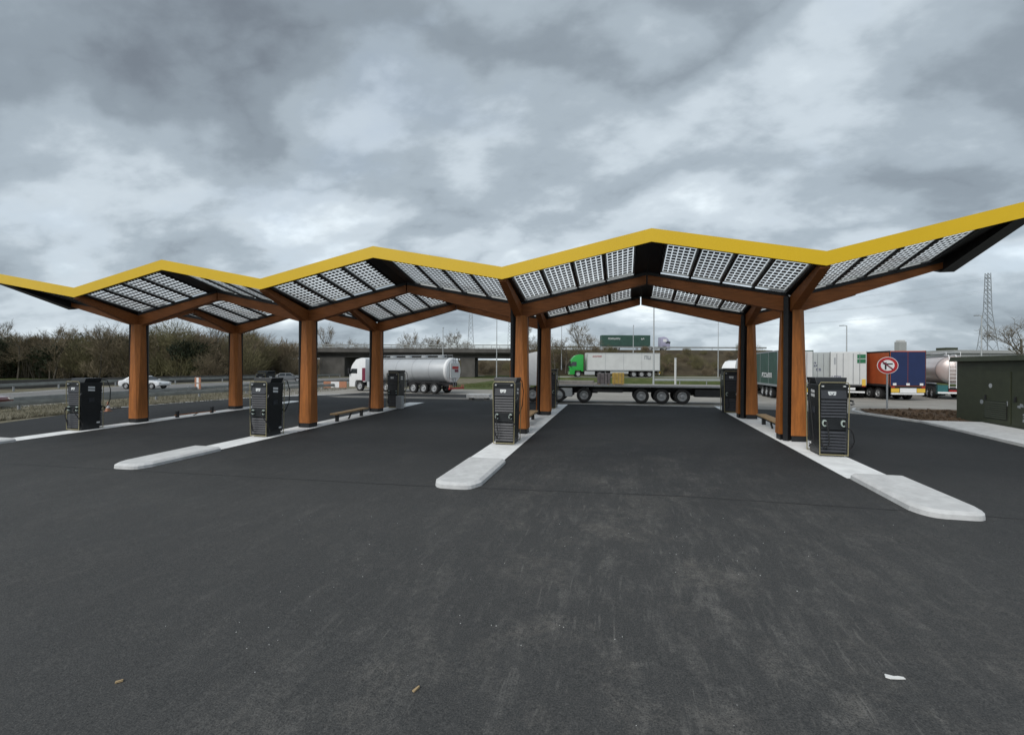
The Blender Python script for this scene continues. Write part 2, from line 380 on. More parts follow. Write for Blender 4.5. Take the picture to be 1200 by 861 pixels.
# ------------------------------------------------------------------ ground
sheet('ground', [(-1500, -200), (1500, -200), (1500, 2500), (-1500, 2500)], -.03, M['grass'])
sheet('verge_ground', [(-70, -40), (-28, -40), (-28, 20), (-28, 36), (-22, 52), (-24, 96), (-70, 96)], -.022, M['verge'])
sheet('motorway', [(-58, -60), (-44.5, -60), (-42, 40), (-37.5, 170), (-61, 170)], -.012, M['motorway'])
sheet('service_road', [(-36, 36.5), (-26, 33), (60, 20), (90, 30), (90, 62), (42, 64), (12, 57), (-14, 49.5), (-24, 48.5), (-36, 46)], -.004, M['old_road'])
sheet('forecourt', [(-46, -30), (60, -30), (40, 2), (14.2, 2), (13.1, 18.9), (13.4, 24.7), (12.35, 27.6), (11.6, 28.3), (6.4, 29.4), (-4, 30.9), (-9.5, 33.6), (-13.2, 40.2), (-24.5, 39.8), (-25.2, 37), (-30.4, 33), (-33.8, 23.8), (-31.6, 17), (-33, 9), (-42, -4)], .006, M['asphalt'])
sheet('gravel_edge', [(-34.25, 23.8), (-33.8, 23.8), (-30.4, 33), (-25.2, 37), (-25.4, 37.5), (-30.8, 33.4)], .012, M['concrete'])
sheet('soil_bed', [(12.75, 27.9), (13.65, 25.1), (20, 25.2), (22, 30.5), (16.5, 31.4), (13.3, 30.4)], .05, M['soil'])
for (xa, ya), (xb, yb) in (((-26, 10.0), (-5, 10.35)), ((-5, 10.35), (1.2, 10.75)), ((1.2, 10.75), (12.5, 10.4))):
    sheet('paving_seam', [(xa, ya-.018), (xb, yb-.018), (xb, yb+.018), (xa, ya+.018)], .0095, M['rubber'])
# white strips that carry the columns
COLX = [-24.48, -14.32, -4.16, 5.99]
ISX = [-24.15, -14.25, -4.05, 6.03]
for i, x in enumerate(ISX):
    bm_y0, bm_y1 = 13.05, 30.2
    o = sheet('island_paving', [(x-.57, bm_y0), (x+.57, bm_y0), (x+.57, bm_y1), (x-.57, bm_y1)], .018, M['white_paving'])
    for k in range(7):
        y = 13.4+k*2.4
        j = sheet('slab_joint', [(x-.56, y), (x+.56, y), (x+.56, y+.015), (x-.56, y+.015)], .0215, M['concrete'])
        j.parent = o; del j['kind']
# painted lines
def paint(pts, w, dz=.012):
    (x0, y0), (x1, y1) = pts; d = Vector((x1-x0, y1-y0)).normalized(); n = Vector((-d.y, d.x))*w/2
    return sheet('painted_line', [(x0-n.x, y0-n.y), (x1-n.x, y1-n.y), (x1+n.x, y1+n.y), (x0+n.x, y0+n.y)], dz, M['line'])
for a, b in [((-3.6, 30.95), (-.6, 30.5)), ((.2, 30.4), (1.6, 30.2)), ((2.3, 30.1), (4.6, 29.8)), ((-24.4, 40.2), (-18.6, 40.5)), ((-17.6, 40.5), (-13.4, 40.7))]:
    paint((a, b), .16, .013)
for x0, x1 in [(-57.0, -60.2), (-49.6, -46.2), (-43.0, -38.3)]:
    paint(((x0, -40), (x1, 165)), .2, -.004)

# kerbs and pavement on the right
def kerb(name, pts, w, h, label):
    m = MB()
    for (x0, y0), (x1, y1) in zip(pts, pts[1:]):
        d = Vector((x1-x0, y1-y0)); L = d.length; d.normalize(); n = Vector((d.y, -d.x))*w
        z0, z1 = gz(y0), gz(y1)
        m.hexa([(x0, y0, z0-.1), (x1, y1, z1-.1), (x1+n.x, y1+n.y, z1-.1), (x0+n.x, y0+n.y, z0-.1)],
               [(x0, y0, z0+h), (x1, y1, z1+h), (x1+n.x, y1+n.y, z1+h), (x0+n.x, y0+n.y, z0+h)])
    o = m.build(name, M['concrete'], bevel=.015); return struct(o)
kerb('soil_bed_kerb', [(13.2, 30.5), (12.55, 29.2), (12.5, 28.0), (13.55, 24.9)], .14, .09, '')
pv = MB()
for k in range(6):
    ya, yb = 17.2+k*1.3, 17.2+(k+1)*1.3-.012
    xa, xb = 13.12+(ya-17.2)*.03, 13.12+(yb-17.2)*.03
    pv.hexa([(xa, ya, gz(ya)-.1), (17.5, ya, gz(ya)-.1), (17.5, yb, gz(yb)-.1), (xb, yb, gz(yb)-.1)],
            [(xa, ya, gz(ya)+.1), (17.5, ya, gz(ya)+.1), (17.5, yb, gz(yb)+.1), (xb, yb, gz(yb)+.1)])
struct(pv.build('pavement', M['concrete'], bevel=.012))
for k in range(3):
    pass

# loose clods on the soil bed
clod = MB()
for k in range(260):
    x, y = random.uniform(13.4, 19.5), random.uniform(25.6, 30)
    r = random.uniform(.04, .14); z = gz(y)+.05
    t_ = random.uniform(0, 6)
    clod.hexa([(x+r*cos(t_+j*pi/2), y+r*sin(t_+j*pi/2), z-.03) for j in range(4)], [(x+r*.6*cos(t_+j*pi/2+.3), y+r*.6*sin(t_+j*pi/2+.3), z+r*random.uniform(.5, 1.1)) for j in range(4)])
tag(clod.build('soil_clods', M['soil']), 'brown clods of loose earth on the bed beside the green cabinet', 'soil', kind='stuff')

# concrete noses of the islands
def nose(x, y0, y1, label, flip=False):
    t = thing('concrete_nose', label, 'kerb', (x, y1 if not flip else y0, gz(y1, x)), pi if flip else 0, 'concrete noses of the islands')
    Ln = y1-y0; w = .61; pts = [(-w, 0)]
    for k in range(0, 17):
        a = -1+k/8.; pts.append((w*a, -Ln+.42*abs(a)**5.))
    pts += [(w, 0)]
    def off(e): return [(px*(1-e/w), py*(1-e/Ln)-e*.0) for px, py in pts]
    sl = .022
    m = MB(); n = len(pts); rings = [(off(0), -.12), (off(.02), .095), (off(.10), .15), (off(.135), .152)]
    vs = []
    for pp, z in rings: vs += [(px, py, z+py*sl) for px, py in pp]
    fs = [(r*n+i, r*n+(i+1) % n, (r+1)*n+(i+1) % n, (r+1)*n+i) for r in range(3) for i in range(n)]
    fs += [tuple(range(3*n, 4*n)), tuple(range(n-1, -1, -1))]
    m.add(vs, fs); m.build('nose_block', M['concrete'], t, smooth=False)
    return t
nose(ISX[2]+.12, 10.25, 13.05, 'pale concrete nose of the island nearest the middle of the picture')
nose(ISX[3]+.10, 10.22, 13.05, 'pale concrete nose of the rightmost white island')
nose(ISX[1]+.12, 10.25, 13.05, 'pale concrete nose of the island left of the middle lane')
nose(ISX[0]+.1, 10.25, 13.05, 'pale concrete nose cut by the left edge of the picture')

# ------------------------------------------------------------------ canopy
P_, D_, E_ = 10.156, 6.128, 2.872
ZK, RISE, VR = 5.28, 1.03, .60
canopy = thing('charging_canopy', 'folded timber canopy with yellow zigzag edge and glass solar roof over the chargers', 'canopy', (COLX[0], 18.59, 0))
def tri(u):
    q = (u/P_) % 1.0
    return 1-abs(q*2-1)
def vr(v): return VR*(-v/E_) if v < 0 else (VR*((v-D_)/E_) if v > D_ else VR*(D_/2-abs(v-D_/2))/E_)
def rise(u): return .90 if u < 0 else (1.17 if u > 3*P_ else RISE)     # the two wings are pitched differently
def cut(v): return .2*(1-(-v/E_ if v < 0 else ((v-D_)/E_ if v > D_ else 0.)))   # the wing ends are cut back towards the middle
def SZ(u, v): return ZK+rise(u)*tri(u)+vr(v)
HALF = P_/2
knot_b, apex_b = 4.57, 5.84
UW, UE = -HALF, 3*P_+HALF
# columns: two timber halves either side of a black steel core
def half_poly(a, c, g, sgn):
    p = [(-a+g, -a), (a-c, -a), (a, -a+c), (a, a-g), (.16, -.02), (.02, -.16)]
    return [(x*sgn, y*sgn) for x, y in p]
for i in range(4):
    for v in (0, D_):
        u = i*P_; g0 = gz(18.59+v, COLX[i])+.018
        core = MB().hexa([(-.34, -.22, g0), (-.22, -.34, g0), (.34, .22, g0), (.22, .34, g0)], [(-.34, -.22, ZK-.12), (-.22, -.34, ZK-.12), (.34, .22, ZK-.12), (.22, .34, ZK-.12)]).build('column', M['black_steel'], canopy, loc=(u, v, 0))
        for sg in (1, -1):
            MB().prism_xy(half_poly(.39, .05, .28, sg), half_poly(.39, .05, .28, sg), g0, g0+.2).build('steel_foot', M['black_steel'], core)
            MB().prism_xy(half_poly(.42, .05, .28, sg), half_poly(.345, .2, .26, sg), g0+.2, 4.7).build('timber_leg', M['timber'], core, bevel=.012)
            # beams that grow out of this half: one along the frame, one across it
            u1 = sg*(HALF-.03); wing = (i == 0 and sg < 0) or (i == 3 and sg > 0)
            if wing: u1 = sg*(HALF-.46)
            ru = rise(u+sg); zt1 = ZK+ru*abs(u1)/HALF-.14; ab = zt1-.32 if not wing else zt1-.20
            q0, q1 = sorted((0, u1)); lo_ = {0: knot_b, u1: ab}; hi_ = {0: ZK-.14, u1: zt1}; wd = {0: .15, u1: .13}
            MB().hexa([(q0, -wd[q0], lo_[q0]), (q1, -wd[q1], lo_[q1]), (q1, wd[q1], lo_[q1]), (q0, wd[q0], lo_[q0])],
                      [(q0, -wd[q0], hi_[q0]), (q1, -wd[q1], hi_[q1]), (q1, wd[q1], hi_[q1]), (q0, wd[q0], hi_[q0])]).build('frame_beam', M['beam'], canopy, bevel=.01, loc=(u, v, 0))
        for sv_, reach in ((-1, E_-.06 if v == 0 else D_/2-.01), (1, D_/2-.01 if v == 0 else E_-.06)):
            k_ = reach/E_; zt_ = ZK+VR*k_
            q0, q1 = sorted((sv_*.16, sv_*reach)); lo_ = {sv_*.16: knot_b+.03, sv_*reach: zt_-.24}; hi_ = {sv_*.16: ZK-.12, sv_*reach: zt_-.03}
            MB().hexa([(-.14, q0, lo_[q0]), (.14, q0, lo_[q0]), (.14, q1, lo_[q1]), (-.14, q1, lo_[q1])],
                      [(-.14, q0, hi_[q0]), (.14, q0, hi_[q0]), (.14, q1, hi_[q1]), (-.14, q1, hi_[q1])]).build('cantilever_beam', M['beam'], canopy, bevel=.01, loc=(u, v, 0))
# solar panels, shared meshes per orientation
MG_K, MG_A, NP = .24, .46, 4
ROWS = [('front', -E_+.14, -.24), ('back', .24, D_/2-.12), ('front', D_/2+.12, D_-.24), ('back', D_+.24, D_+E_-.14)]
pm = {}
def panel_meshes(sg, kind, dv, rs, pitch):
    key = (sg, kind, round(dv, 3), rs)
    if key in pm: return pm[key]
    su = rs/HALF*sg; sv = {'front': -VR/E_, 'back': VR/E_}[kind]
    w = pitch-.065
    def z(u, v, o): return su*u+sv*v+o
    def slab(m, u0, u1, v0, v1, o0, o1):
        m.hexa([(u0, v0, z(u0, v0, o0)), (u1, v0, z(u1, v0, o0)), (u1, v1, z(u1, v1, o0)), (u0, v1, z(u0, v1, o0))],
               [(u0, v0, z(u0, v0, o1)), (u1, v0, z(u1, v0, o1)), (u1, v1, z(u1, v1, o1)), (u0, v1, z(u0, v1, o1))])
    gl = MB().add([(0, 0, z(0, 0, 0)), (w, 0, z(w, 0, 0)), (w, dv, z(w, dv, 0)), (0, dv, z(0, dv, 0))], [(0, 1, 2, 3)])
    fr = MB(); b = .05
    slab(fr, 0, w, 0, b, -.035, .02); slab(fr, 0, w, dv-b, dv, -.035, .02); slab(fr, 0, b, b, dv-b, -.035, .02); slab(fr, w-b, w, b, dv-b, -.035, .02)
    ce = MB(); nu, nv = 5, 11; cu, cv = (w-2*b-.04)/nu, (dv-2*b-.04)/nv
    for a in range(nu):
        for c in range(nv):
            u0 = b+.02+a*cu+.019; u1 = u0+cu-.038; v0 = b+.02+c*cv+.033; v1 = v0+cv-.066
            ce.add([(u0, v0, z(u0, v0, -.012)), (u1, v0, z(u1, v0, -.012)), (u1, v1, z(u1, v1, -.012)), (u0, v1, z(u0, v1, -.012))], [(0, 1, 2, 3)])
    pm[key] = (gl.mesh('solar_panel', M['glass_pv']), fr.mesh('panel_frame', M['alu']), ce.mesh('solar_cells', M['cell']))
    return pm[key]
for i in range(4):
    for sg in (1, -1):
        rs = rise(i*P_+sg); wing = (i == 0 and sg < 0) or (i == 3 and sg > 0)
        mga = .95 if wing else MG_A; pitch = (HALF-MG_K-mga)/NP
        for kind, v0, v1 in ROWS:
            me = panel_meshes(sg, kind, v1-v0, rs, pitch)
            for k in range(NP):
                ua = i*P_+sg*(MG_K+k*pitch+.0325)
                if sg < 0: ua -= pitch-.065
                o = link('solar_panel', me[0], canopy, (ua, v0, SZ(ua, v0)))
                link('panel_frame', me[1], o); link('solar_cells', me[2], o)['kind'] = 'stuff'
        # black steel between and around the panels
        for va, vb in ((-E_+.02, -.02), (.02, D_/2-.001), (D_/2+.001, D_-.02), (D_+.02, D_+E_-.02)):
            for k in range(NP+1):
                uc = i*P_+sg*(MG_K+k*pitch)
                w = .030
                m = MB(); q = [(uc-w, va), (uc+w, va), (uc+w, vb), (uc-w, vb)]
                m.hexa([(a, b, SZ(a, b)-.10) for a, b in q], [(a, b, SZ(a, b)+.012) for a, b in q]).build('purlin', M['black_steel'], canopy)
            for (ra, rb, nm) in ((.0, MG_K-.034, 'valley_plate'), (HALF-mga+.034, HALF-.002, 'ridge_plate')):
                x0, x1 = sorted((i*P_+sg*ra, i*P_+sg*rb))
                x0 += 1e-6; x1 -= 1e-6
                q = [(x0, va), (x1, va), (x1, vb), (x0, vb)]
                if wing and nm == 'ridge_plate':
                    q = [(a - (sg*cut(b) if abs(abs(a-i*P_)-HALF) < .01 else 0), b) for a, b in q]
                def zz_(a, b): return ZK+rs*(abs(a-i*P_)/HALF)+vr(b)
                MB().hexa([(a, b, zz_(a, b)-.06) for a, b in q], [(a, b, zz_(a, b)+.02) for a, b in q]).build(nm, M['black_steel'], canopy)
        # rails on the timber frames and under the fascia
        for vc in (0., D_):
            x0, x1 = sorted((i*P_+sg*.16, i*P_+sg*(HALF-.03)))
            MB().hexa([(x0, vc-.17, SZ(x0, 0)-.139), (x1, vc-.17, SZ(x1, 0)-.139), (x1, vc+.17, SZ(x1, 0)-.139), (x0, vc+.17, SZ(x0, 0)-.139)],
                      [(x0, vc-.17, SZ(x0, 0)-.02), (x1, vc-.17, SZ(x1, 0)-.02), (x1, vc+.17, SZ(x1, 0)-.02), (x0, vc+.17, SZ(x0, 0)-.02)]).build('edge_rail', M['black_steel'], canopy)
        for vc, s_ in ((-E_, 1), (D_+E_, -1)):
            x0, x1 = sorted((i*P_, i*P_+sg*HALF))
            def fz(u): return ZK+VR+rs*(abs(u-i*P_)/HALF)
            y0, y1 = (vc-.05, vc) if s_ > 0 else (vc, vc+.05)
            f0, f1 = -.19, .25
            x0e = x0; x1e = x1
            if i == 0 and sg < 0: x0e -= .05
            if i == 3 and sg > 0: x1e += .05
            MB().hexa([(x0e, y0, fz(x0)+f0), (x1e, y0, fz(x1)+f0), (x1e, y1, fz(x1)+f0), (x0e, y1, fz(x0)+f0)],
                      [(x0e, y0, fz(x0)+f1), (x1e, y0, fz(x1)+f1), (x1e, y1, fz(x1)+f1), (x0e, y1, fz(x0)+f1)]).build('fascia', M['yellow'], canopy)
            y0, y1 = (vc+.002, vc+.13) if s_ > 0 else (vc-.13, vc-.002)
            MB().hexa([(x0, y0, fz(x0)-.17), (x1, y0, fz(x1)-.17), (x1, y1, fz(x1)-.17), (x0, y1, fz(x0)-.17)],
                      [(x0, y0, fz(x0)+.235), (x1, y0, fz(x1)+.235), (x1, y1, fz(x1)+.235), (x0, y1, fz(x0)+.235)]).build('gutter', M['black_steel'], canopy)
for ue, s_ in ((UW, -1), (UE, 1)):      # end boards of the two wings
    for va, vb in ((-E_, 0), (0, D_/2), (D_/2, D_), (D_, D_+E_)):
        re = rise(ue)
        def ring(k):
            o = []
            for v, w in ((va, 0), (va, 1), (vb, 1), (vb, 0)):
                x0, x1 = sorted((ue-s_*(.35+cut(v)), ue+s_*(.05-cut(v)))); dp = .24+(.28*cut(v)/.2 if v < 1 else 0.)
                z = ZK+re+vr(v)-.06*(cut(v)/.2)
                o.append(((x0, x1)[w], v, z+(.05 if k else -dp)))
            return o
        MB().hexa(ring(0), ring(1)).build('end_board', M['black_steel'], canopy)

# ------------------------------------------------------------------ chargers
def charger_proto():
    t = thing('charger', '', 'charger', (0, 0, 0), 0, 'fast chargers on the white islands')
    MB().hexa([(-.345, -.37, .05), (.345, -.37, .05), (.345, .37, .05), (-.345, .37, .05)], [(-.40, -.45, 2.08), (.40, -.45, 2.08), (.40, .45, 2.08), (-.40, .45, 2.08)]).build('cabinet', M['charger'], t, bevel=.02)
    MB().box(-.33, .33, -.37, .37, 0, .05).build('plinth', M['black_steel'], t)
    MB().hexa([(-.40, -.30, 2.08), (.40, -.30, 2.08), (.40, .38, 2.08), (-.40, .38, 2.08)], [(-.44, -.26, 2.27), (.44, -.26, 2.27), (.44, .42, 2.27), (-.44, .42, 2.27)]).build('hood', M['charger'], t, bevel=.02)
    for s in (-1, 1):
        def Y(y): return y*-s if s > 0 else y      # s=-1 is the face towards the viewer
        yf = .495*s
        fr = MB(); r = .015
        pts = [(-.375, yf, .03), (-.405, yf, 2.05), (-.36, yf, 2.13), (.36, yf, 2.13), (.405, yf, 2.05), (.375, yf, .03)]
        fr.tube(pts, r, 6); fr.tube([(-.385, yf, .05), (.385, yf, .05)], r, 6)
        fr.build('edge_trim', M['champagne'], t)
        y0, y1 = sorted((.420*s, .490*s))
        sc = MB().hexa([(-.34, y0, 1.66), (.34, y0, 1.66), (.34, y1, 1.66), (-.34, y1, 1.66)],
                  [(-.33, y0, 2.03), (.33, y0, 2.03), (.33, y1-(.07 if s > 0 else 0), 2.03), (-.33, y1-(.07 if s > 0 else 0), 2.03)] if s > 0 else
                  [(-.33, y0+.07, 2.03), (.33, y0+.07, 2.03), (.33, y1, 2.03), (-.33, y1, 2.03)]).build('display_panel', M['slate'], t)
        em = MB(); ye = .493*s
        for (xa, za, xb, zb, xc, zc, xd, zd) in ((-.15, 1.87, .07, 1.87, .07, 1.83, -.15, 1.83), (-.15, 1.83, -.10, 1.83, -.06, 1.76, -.13, 1.76), (-.09, 1.83, 0., 1.83, -.04, 1.77, -.05, 1.77), (.02, 1.83, .07, 1.83, .05, 1.76, -.02, 1.76)):
            q = [(xa*-s, za), (xb*-s, zb), (xc*-s, zc), (xd*-s, zd)]
            def yy_(z): return (.492-.07*(z-1.66)/.37)*s
            em.add([(x, yy_(z)+.003*s, z) for x, z in q], [(0, 1, 2, 3)])
        em.build('emblem', M['alu'], sc)
        for dx in (-.30, .28):
            MB().box(dx-.03, dx+.03, *sorted((.420*s, .498*s)), 2.0, 2.04).build('lamp', M['alu'], t)
        for z0, n, dz in ((1.12, 6, .088), (.13, 7, .088)):
            for k in range(n):
                z = z0+k*dz; ya, yb = .435*s, .485*s
                q = [(-.335, z), (.335, z)]
                MB().hexa([(-.335, *sorted((ya, yb))[:1], z), (.335, sorted((ya, yb))[0], z), (.335, sorted((ya, yb))[1], z), (-.335, sorted((ya, yb))[1], z)],
                          [(-.335, min(ya, yb)+(.035 if s < 0 else 0), z+.062), (.335, min(ya, yb)+(.035 if s < 0 else 0), z+.062), (.335, max(ya, yb)-(.035 if s > 0 else 0), z+.062), (-.335, max(ya, yb)-(.035 if s > 0 else 0), z+.062)]).build('louvre', M['slate'], t)
        MB().box(-.335, .335, *sorted((.430*s, .465*s)), .77, 1.09).build('connector_panel', M['charger'], t, bevel=.01)
        for dx in (-.25, .25):
            ring = MB(); yy0, yy1 = sorted((.465*s, .520*s))
            for k in range(10):
                a0, a1 = R(40+k*28), R(40+(k+1)*28)
                ro, ri = .078, .050
                p = [(dx+rr*cos(a)*.85, .955+rr*1.25*sin(a)) for rr, a in ((ri, a0), (ro, a0), (ro, a1), (ri, a1))]
                ring.prism_xz(p, yy0, yy1)
            h = ring.build('holster', M['pale_green'], t)
            MB().cyl((dx, .470*s, .95), (dx+.01, .610*s, .985), .035, .042, 8).cyl((dx+.01, .610*s, .985), (dx+.02, .650*s, .86), .032, .026, 8).build('plug', M['rubber'], h)
        if s < 0:
            MB().tube([(-.23, -.65, .86), (-.20, -.66, .62), (-.17, -.62, .40), (-.22, -.55, .24), (-.30, -.52, .3), (-.34, -.50, .45)], .018).build('cable', M['rubber'], t)
            MB().tube([(.27, -.65, .86), (.37, -.68, .80), (.46, -.62, .66), (.52, -.54, .46), (.50, -.42, .28), (.44, -.38, .22)], .018).build('cable', M['rubber'], t)
            MB().tube([(.42, -.42, 1.62), (.50, -.48, 1.6), (.50, -.52, 1.52), (.43, -.49, 1.5)], .03).build('cable_hook', M['charger'], t)
        else:
            MB().tube([(.25, .65, .86), (.3, .70, .95), (.40, .78, 1.25), (.44, .78, 1.75), (.40, .66, 2.14), (.36, .42, 2.2)], .018).build('cable', M['rubber'], t)
            MB().tube([(-.45, .1, 2.2), (-.52, -.02, 1.9), (-.49, -.1, 1.4), (-.45, -.14, .8), (-.42, -.16, .3)], .018).build('cable', M['rubber'], t)
    for s in (-1, 1):     # marks on the flanks
        for z in (1.86, 1.74):
            xx = s*(.345+.055*(z-.05)/2.03+.004)
            MB().add([(xx, -.14*s*-1-.0, z+.03), (xx, .14*s*-1, z+.05), (xx, .14*s*-1, z-.03), (xx, -.14*s*-1, z-.05)], [(0, 1, 2, 3)]).build('logo_plate', M['white'], t)
        x0, x1 = sorted((s*.37, s*.405)); MB().box(x0, x1, -.12, .12, 1.22, 1.40).build('card_reader', M['slate'], t, bevel=.008)
        x0, x1 = sorted((s*.35, s*.378)); MB().box(x0, x1, .24, .36, .26, .32).build('rating_label', M['white'], t)
    return t
CH = [(-24.35, 16.05, 'black charger standing alone at the far left, nearest the motorway'),
      (-14.35, 16.1, 'black charger in front of the second timber column from the left'),
      (-4.1, 16.25, 'black charger seen face on, left of the centre column'),
      (6.22, 16.2, 'large black charger right of the rightmost front column'),
      (-24.3, 27.1, 'charger behind the leftmost back column, its hood showing above another charger'),
      (-14.2, 26.95, 'small far charger beside the second back column, in front of the silver tanker'),
      (-4.3, 27.9, 'far charger showing as a dark sliver beside the centre back column'),
      (5.75, 27.2, 'far charger left of the rightmost back column')]
proto = None
for x, y, lb in CH:
    o = charger_proto() if proto is None else copy_tree(proto)
    proto = proto or o
    o['label'] = lb; o.location = (x, y, gz(y, x)+.018); o.rotation_euler = (0, 0, 0); o.scale = (1, 1, 1.05)

# ------------------------------------------------------------------ benches
def bench(x, slab, label):
    t = thing('bench', label, 'bench', (x, 21.45, gz(21.45, x)+.018), 0, 'benches between the columns')
    sl = .022
    def z(y): return y*sl
    if slab:
        for k in range(3):
            xa = -.20+k*.135
            MB().hexa([(xa, -1.45, .36+z(-1.45)), (xa+.13, -1.45, .36+z(-1.45)), (xa+.13, 1.45, .36+z(1.45)), (xa, 1.45, .36+z(1.45))],
                      [(xa, -1.45, .43+z(-1.45)), (xa+.13, -1.45, .43+z(-1.45)), (xa+.13, 1.45, .43+z(1.45)), (xa, 1.45, .43+z(1.45))]).build('seat_plank', M['bench'], t, bevel=.008)
    else:
        MB().box(-.03, .03, -1.3, 1.3, .10, .14).build('stretcher', M['timber'], t)
    for y in (-1.15, 1.05):
        MB().box(-.07, .07, y-.06, y+.06, z(y), .36+z(y)).build('leg', M['black_steel'], t)
    MB().hexa([(-.03, -.2, 0), (.03, -.2, 0), (.03, -.12, 0), (-.03, -.12, 0)], [(-.03, .12, .36 if slab else .13), (.03, .12, .36 if slab else .13), (.03, .2, .36 if slab else .13), (-.03, .2, .36 if slab else .13)]).build('brace', M['black_steel'], t)
bench(-24.0, False, 'bench frame with two black posts and no seat between the leftmost columns')
bench(-13.95, True, 'low plank bench right of the second front column from the left')
bench(-4.35, True, 'plank bench half hidden behind the centre front column')
bench(6.15, True, 'tan plank bench between the two rightmost columns')

# ------------------------------------------------------------------ wheels and vehicles
_w = {}
def wheel_meshes(r, w):
    k = (r, w)
    if k not in _w:
        h = w/2
        ty = MB().lathe_y([(-h*.75, r*.60), (-h, r*.72), (-h, r*.90), (-h*.75, r), (h*.75, r), (h, r*.90), (h, r*.72), (h*.75, r*.60)], 22).mesh('wheel', M['rubber'], smooth=True)
        rm = MB()
        for s in (-1, 1):
            rm.lathe_y([(s*h*.78, r*.62), (s*h*.86, r*.56), (s*h*.5, r*.50), (s*h*.42, r*.26), (s*h*.95, r*.22), (s*h*1.0, r*.12), (s*h*1.0, .001)], 18)
            for q in range(8):
                a = q*pi/4; rm.cyl((r*.38*cos(a), s*h*.40, r*.38*sin(a)), (r*.38*cos(a), s*h*.52, r*.38*sin(a)), r*.05, n=6)
        _w[k] = (ty, rm.mesh('rim', M['rim'], smooth=True))
    return _w[k]
def wheel(t, x, y, r=.5, w=.3, zb=0.):
    a, b = wheel_meshes(r, w)
    o = link('wheel', a, t, (x, y, r+zb)); link('rim', b, o); return o

def cab(t, xf, color, roof=3.72, accent=None):
    """tractor unit whose nose stands at x = xf, driving towards +x"""
    k = roof/3.72
    body = [(xf, .42), (xf, 1.35), (xf-.04, 1.75), (xf-.30, 2.72*k), (xf-.55, 3.12*k), (xf-1.0, 3.55*k), (xf-1.75, 3.72*k), (xf-2.3, 3.62*k), (xf-2.3, .95), (xf-1.95, .95), (xf-1.85, 1.12), (xf-1.0, 1.12), (xf-.86, .95), (xf-.80, .42)]
    b = MB().prism_xz(body, -1.22, 1.22).build('cab', color, t, bevel=.06, smooth=True)
    def on(z): return xf-.04-(z-1.75)*(.26/(2.72*k-1.75))
    z0, z1 = 1.80, 2.62*k
    MB().hexa([(on(z0)-.02, -1.1, z0), (on(z0)+.012, -1.1, z0), (on(z0)+.012, 1.1, z0), (on(z0)-.02, 1.1, z0)],
              [(on(z1)-.02, -1.05, z1), (on(z1)+.012, -1.05, z1), (on(z1)+.012, 1.05, z1), (on(z1)-.02, 1.05, z1)]).build('windscreen', M['window'], b)
    for s in (-1, 1):
        y0, y1 = sorted((s*1.19, s*1.232))
        MB().prism_xz([(xf-.18, 1.82), (xf-.34, 2.5*k), (xf-1.15, 2.5*k), (xf-1.15, 1.82)], y0, y1).build('side_window', M['window'], b)
        y0, y1 = sorted((s*1.24, s*1.48))
        MB().box(xf-.22, xf-.06, y0, y1, 1.75, 2.35).build('mirror', M['chassis'], t, bevel=.03)
        y0, y1 = sorted((s*.72, s*1.12))
        MB().box(xf-.03, xf+.012, y0, y1, .62, .86).build('headlight', M['lamp_lens'], b)
        wheel(t, xf-1.42, s*1.03); wheel(t, xf-5.0, s*.93, w=.55)
        y0, y1 = sorted((s*.75, s*1.2))
        MB().box(xf-4.2, xf-2.5, y0, y1, .38, .98).build('fuel_tank', M['galv_light'], t, bevel=.05)
    MB().box(xf-.02, xf+.015, -.8, .8, .95, 1.62).build('grille', M['chassis'], b)
    MB().box(xf-.02, xf+.02, -.26, .26, .46, .57).build('number_plate', M['white'], b)
    MB().box(xf-5.9, xf-.5, -.45, .45, .62, .92).build('chassis_frame', M['chassis'], t)
    MB().box(xf-5.6, xf-4.4, -.5, .5, .92, 1.1).build('fifth_wheel', M['chassis'], t)
    if accent: MB().box(xf-2.28, xf-1.85, -1.238, 1.238, 1.05, 2.4).build('rear_panel', accent, t)
    return b

def running_gear(t, xs, x0, x1, y=1.0, zf=1.05):
    MB().box(x0, x1, -.55, .55, .72, zf).build('chassis_frame', M['chassis'], t)
    for x in xs:
        for s in (-1, 1): wheel(t, x, s*y, w=.38)
        MB().cyl((x, -1, .5), (x, 1, .5), .07, n=6).build('axle', M['chassis'], t)
    for s in (-1, 1):
        MB().box(x1-2.9, x1-2.75, s*.75-.08, s*.75+.08, .12, .95).build('landing_leg', M['galv'], t)

def rear_end(t, xr, color, z0, z1, plates='yellow', doors=True, w=1.25, rods=True):
    """door leaves, lights, underrun bar; xr is the rear plane, the trailer lies at x > xr"""
    if doors:
        for s in (-1, 1):
            y0, y1 = sorted((s*.02, s*(w-.03)))
            d = MB().box(xr-.03, xr, y0, y1, z0+.06, z1-.08).build('rear_door', color, t)
            for q in ((.35, .8) if rods else ()):
                MB().cyl((xr-.05, s*q, z0+.1), (xr-.05, s*q, z1-.12), .022, n=6).build('lock_rod', M['galv'], d)
    MB().box(xr-.04, xr+.10, -w, w, z0-.14, z0+.0).build('rear_sill', M['chassis'], t)
    MB().box(xr-.02, xr+.08, -1.15, 1.15, .48, .62).build('underrun_bar', M['white'] if plates != 'none' else M['chassis'], t)
    for s in (-1, 1):
        y0, y1 = sorted((s*.62, s*1.2))
        if plates == 'yellow': MB().box(xr-.06, xr-.022, y0, y1, .66, .98).build('hazard_plate', M['hi_yellow'], t)
        MB().box(xr-.06, xr-.015, *sorted((s*.95, s*1.2)), z0-.13, z0-.03).build('tail_light', M['tail_red'], t)
    MB().box(xr-.06, xr-.021, -.5, .5, .72, .92).build('number_plate', M['white'], t)

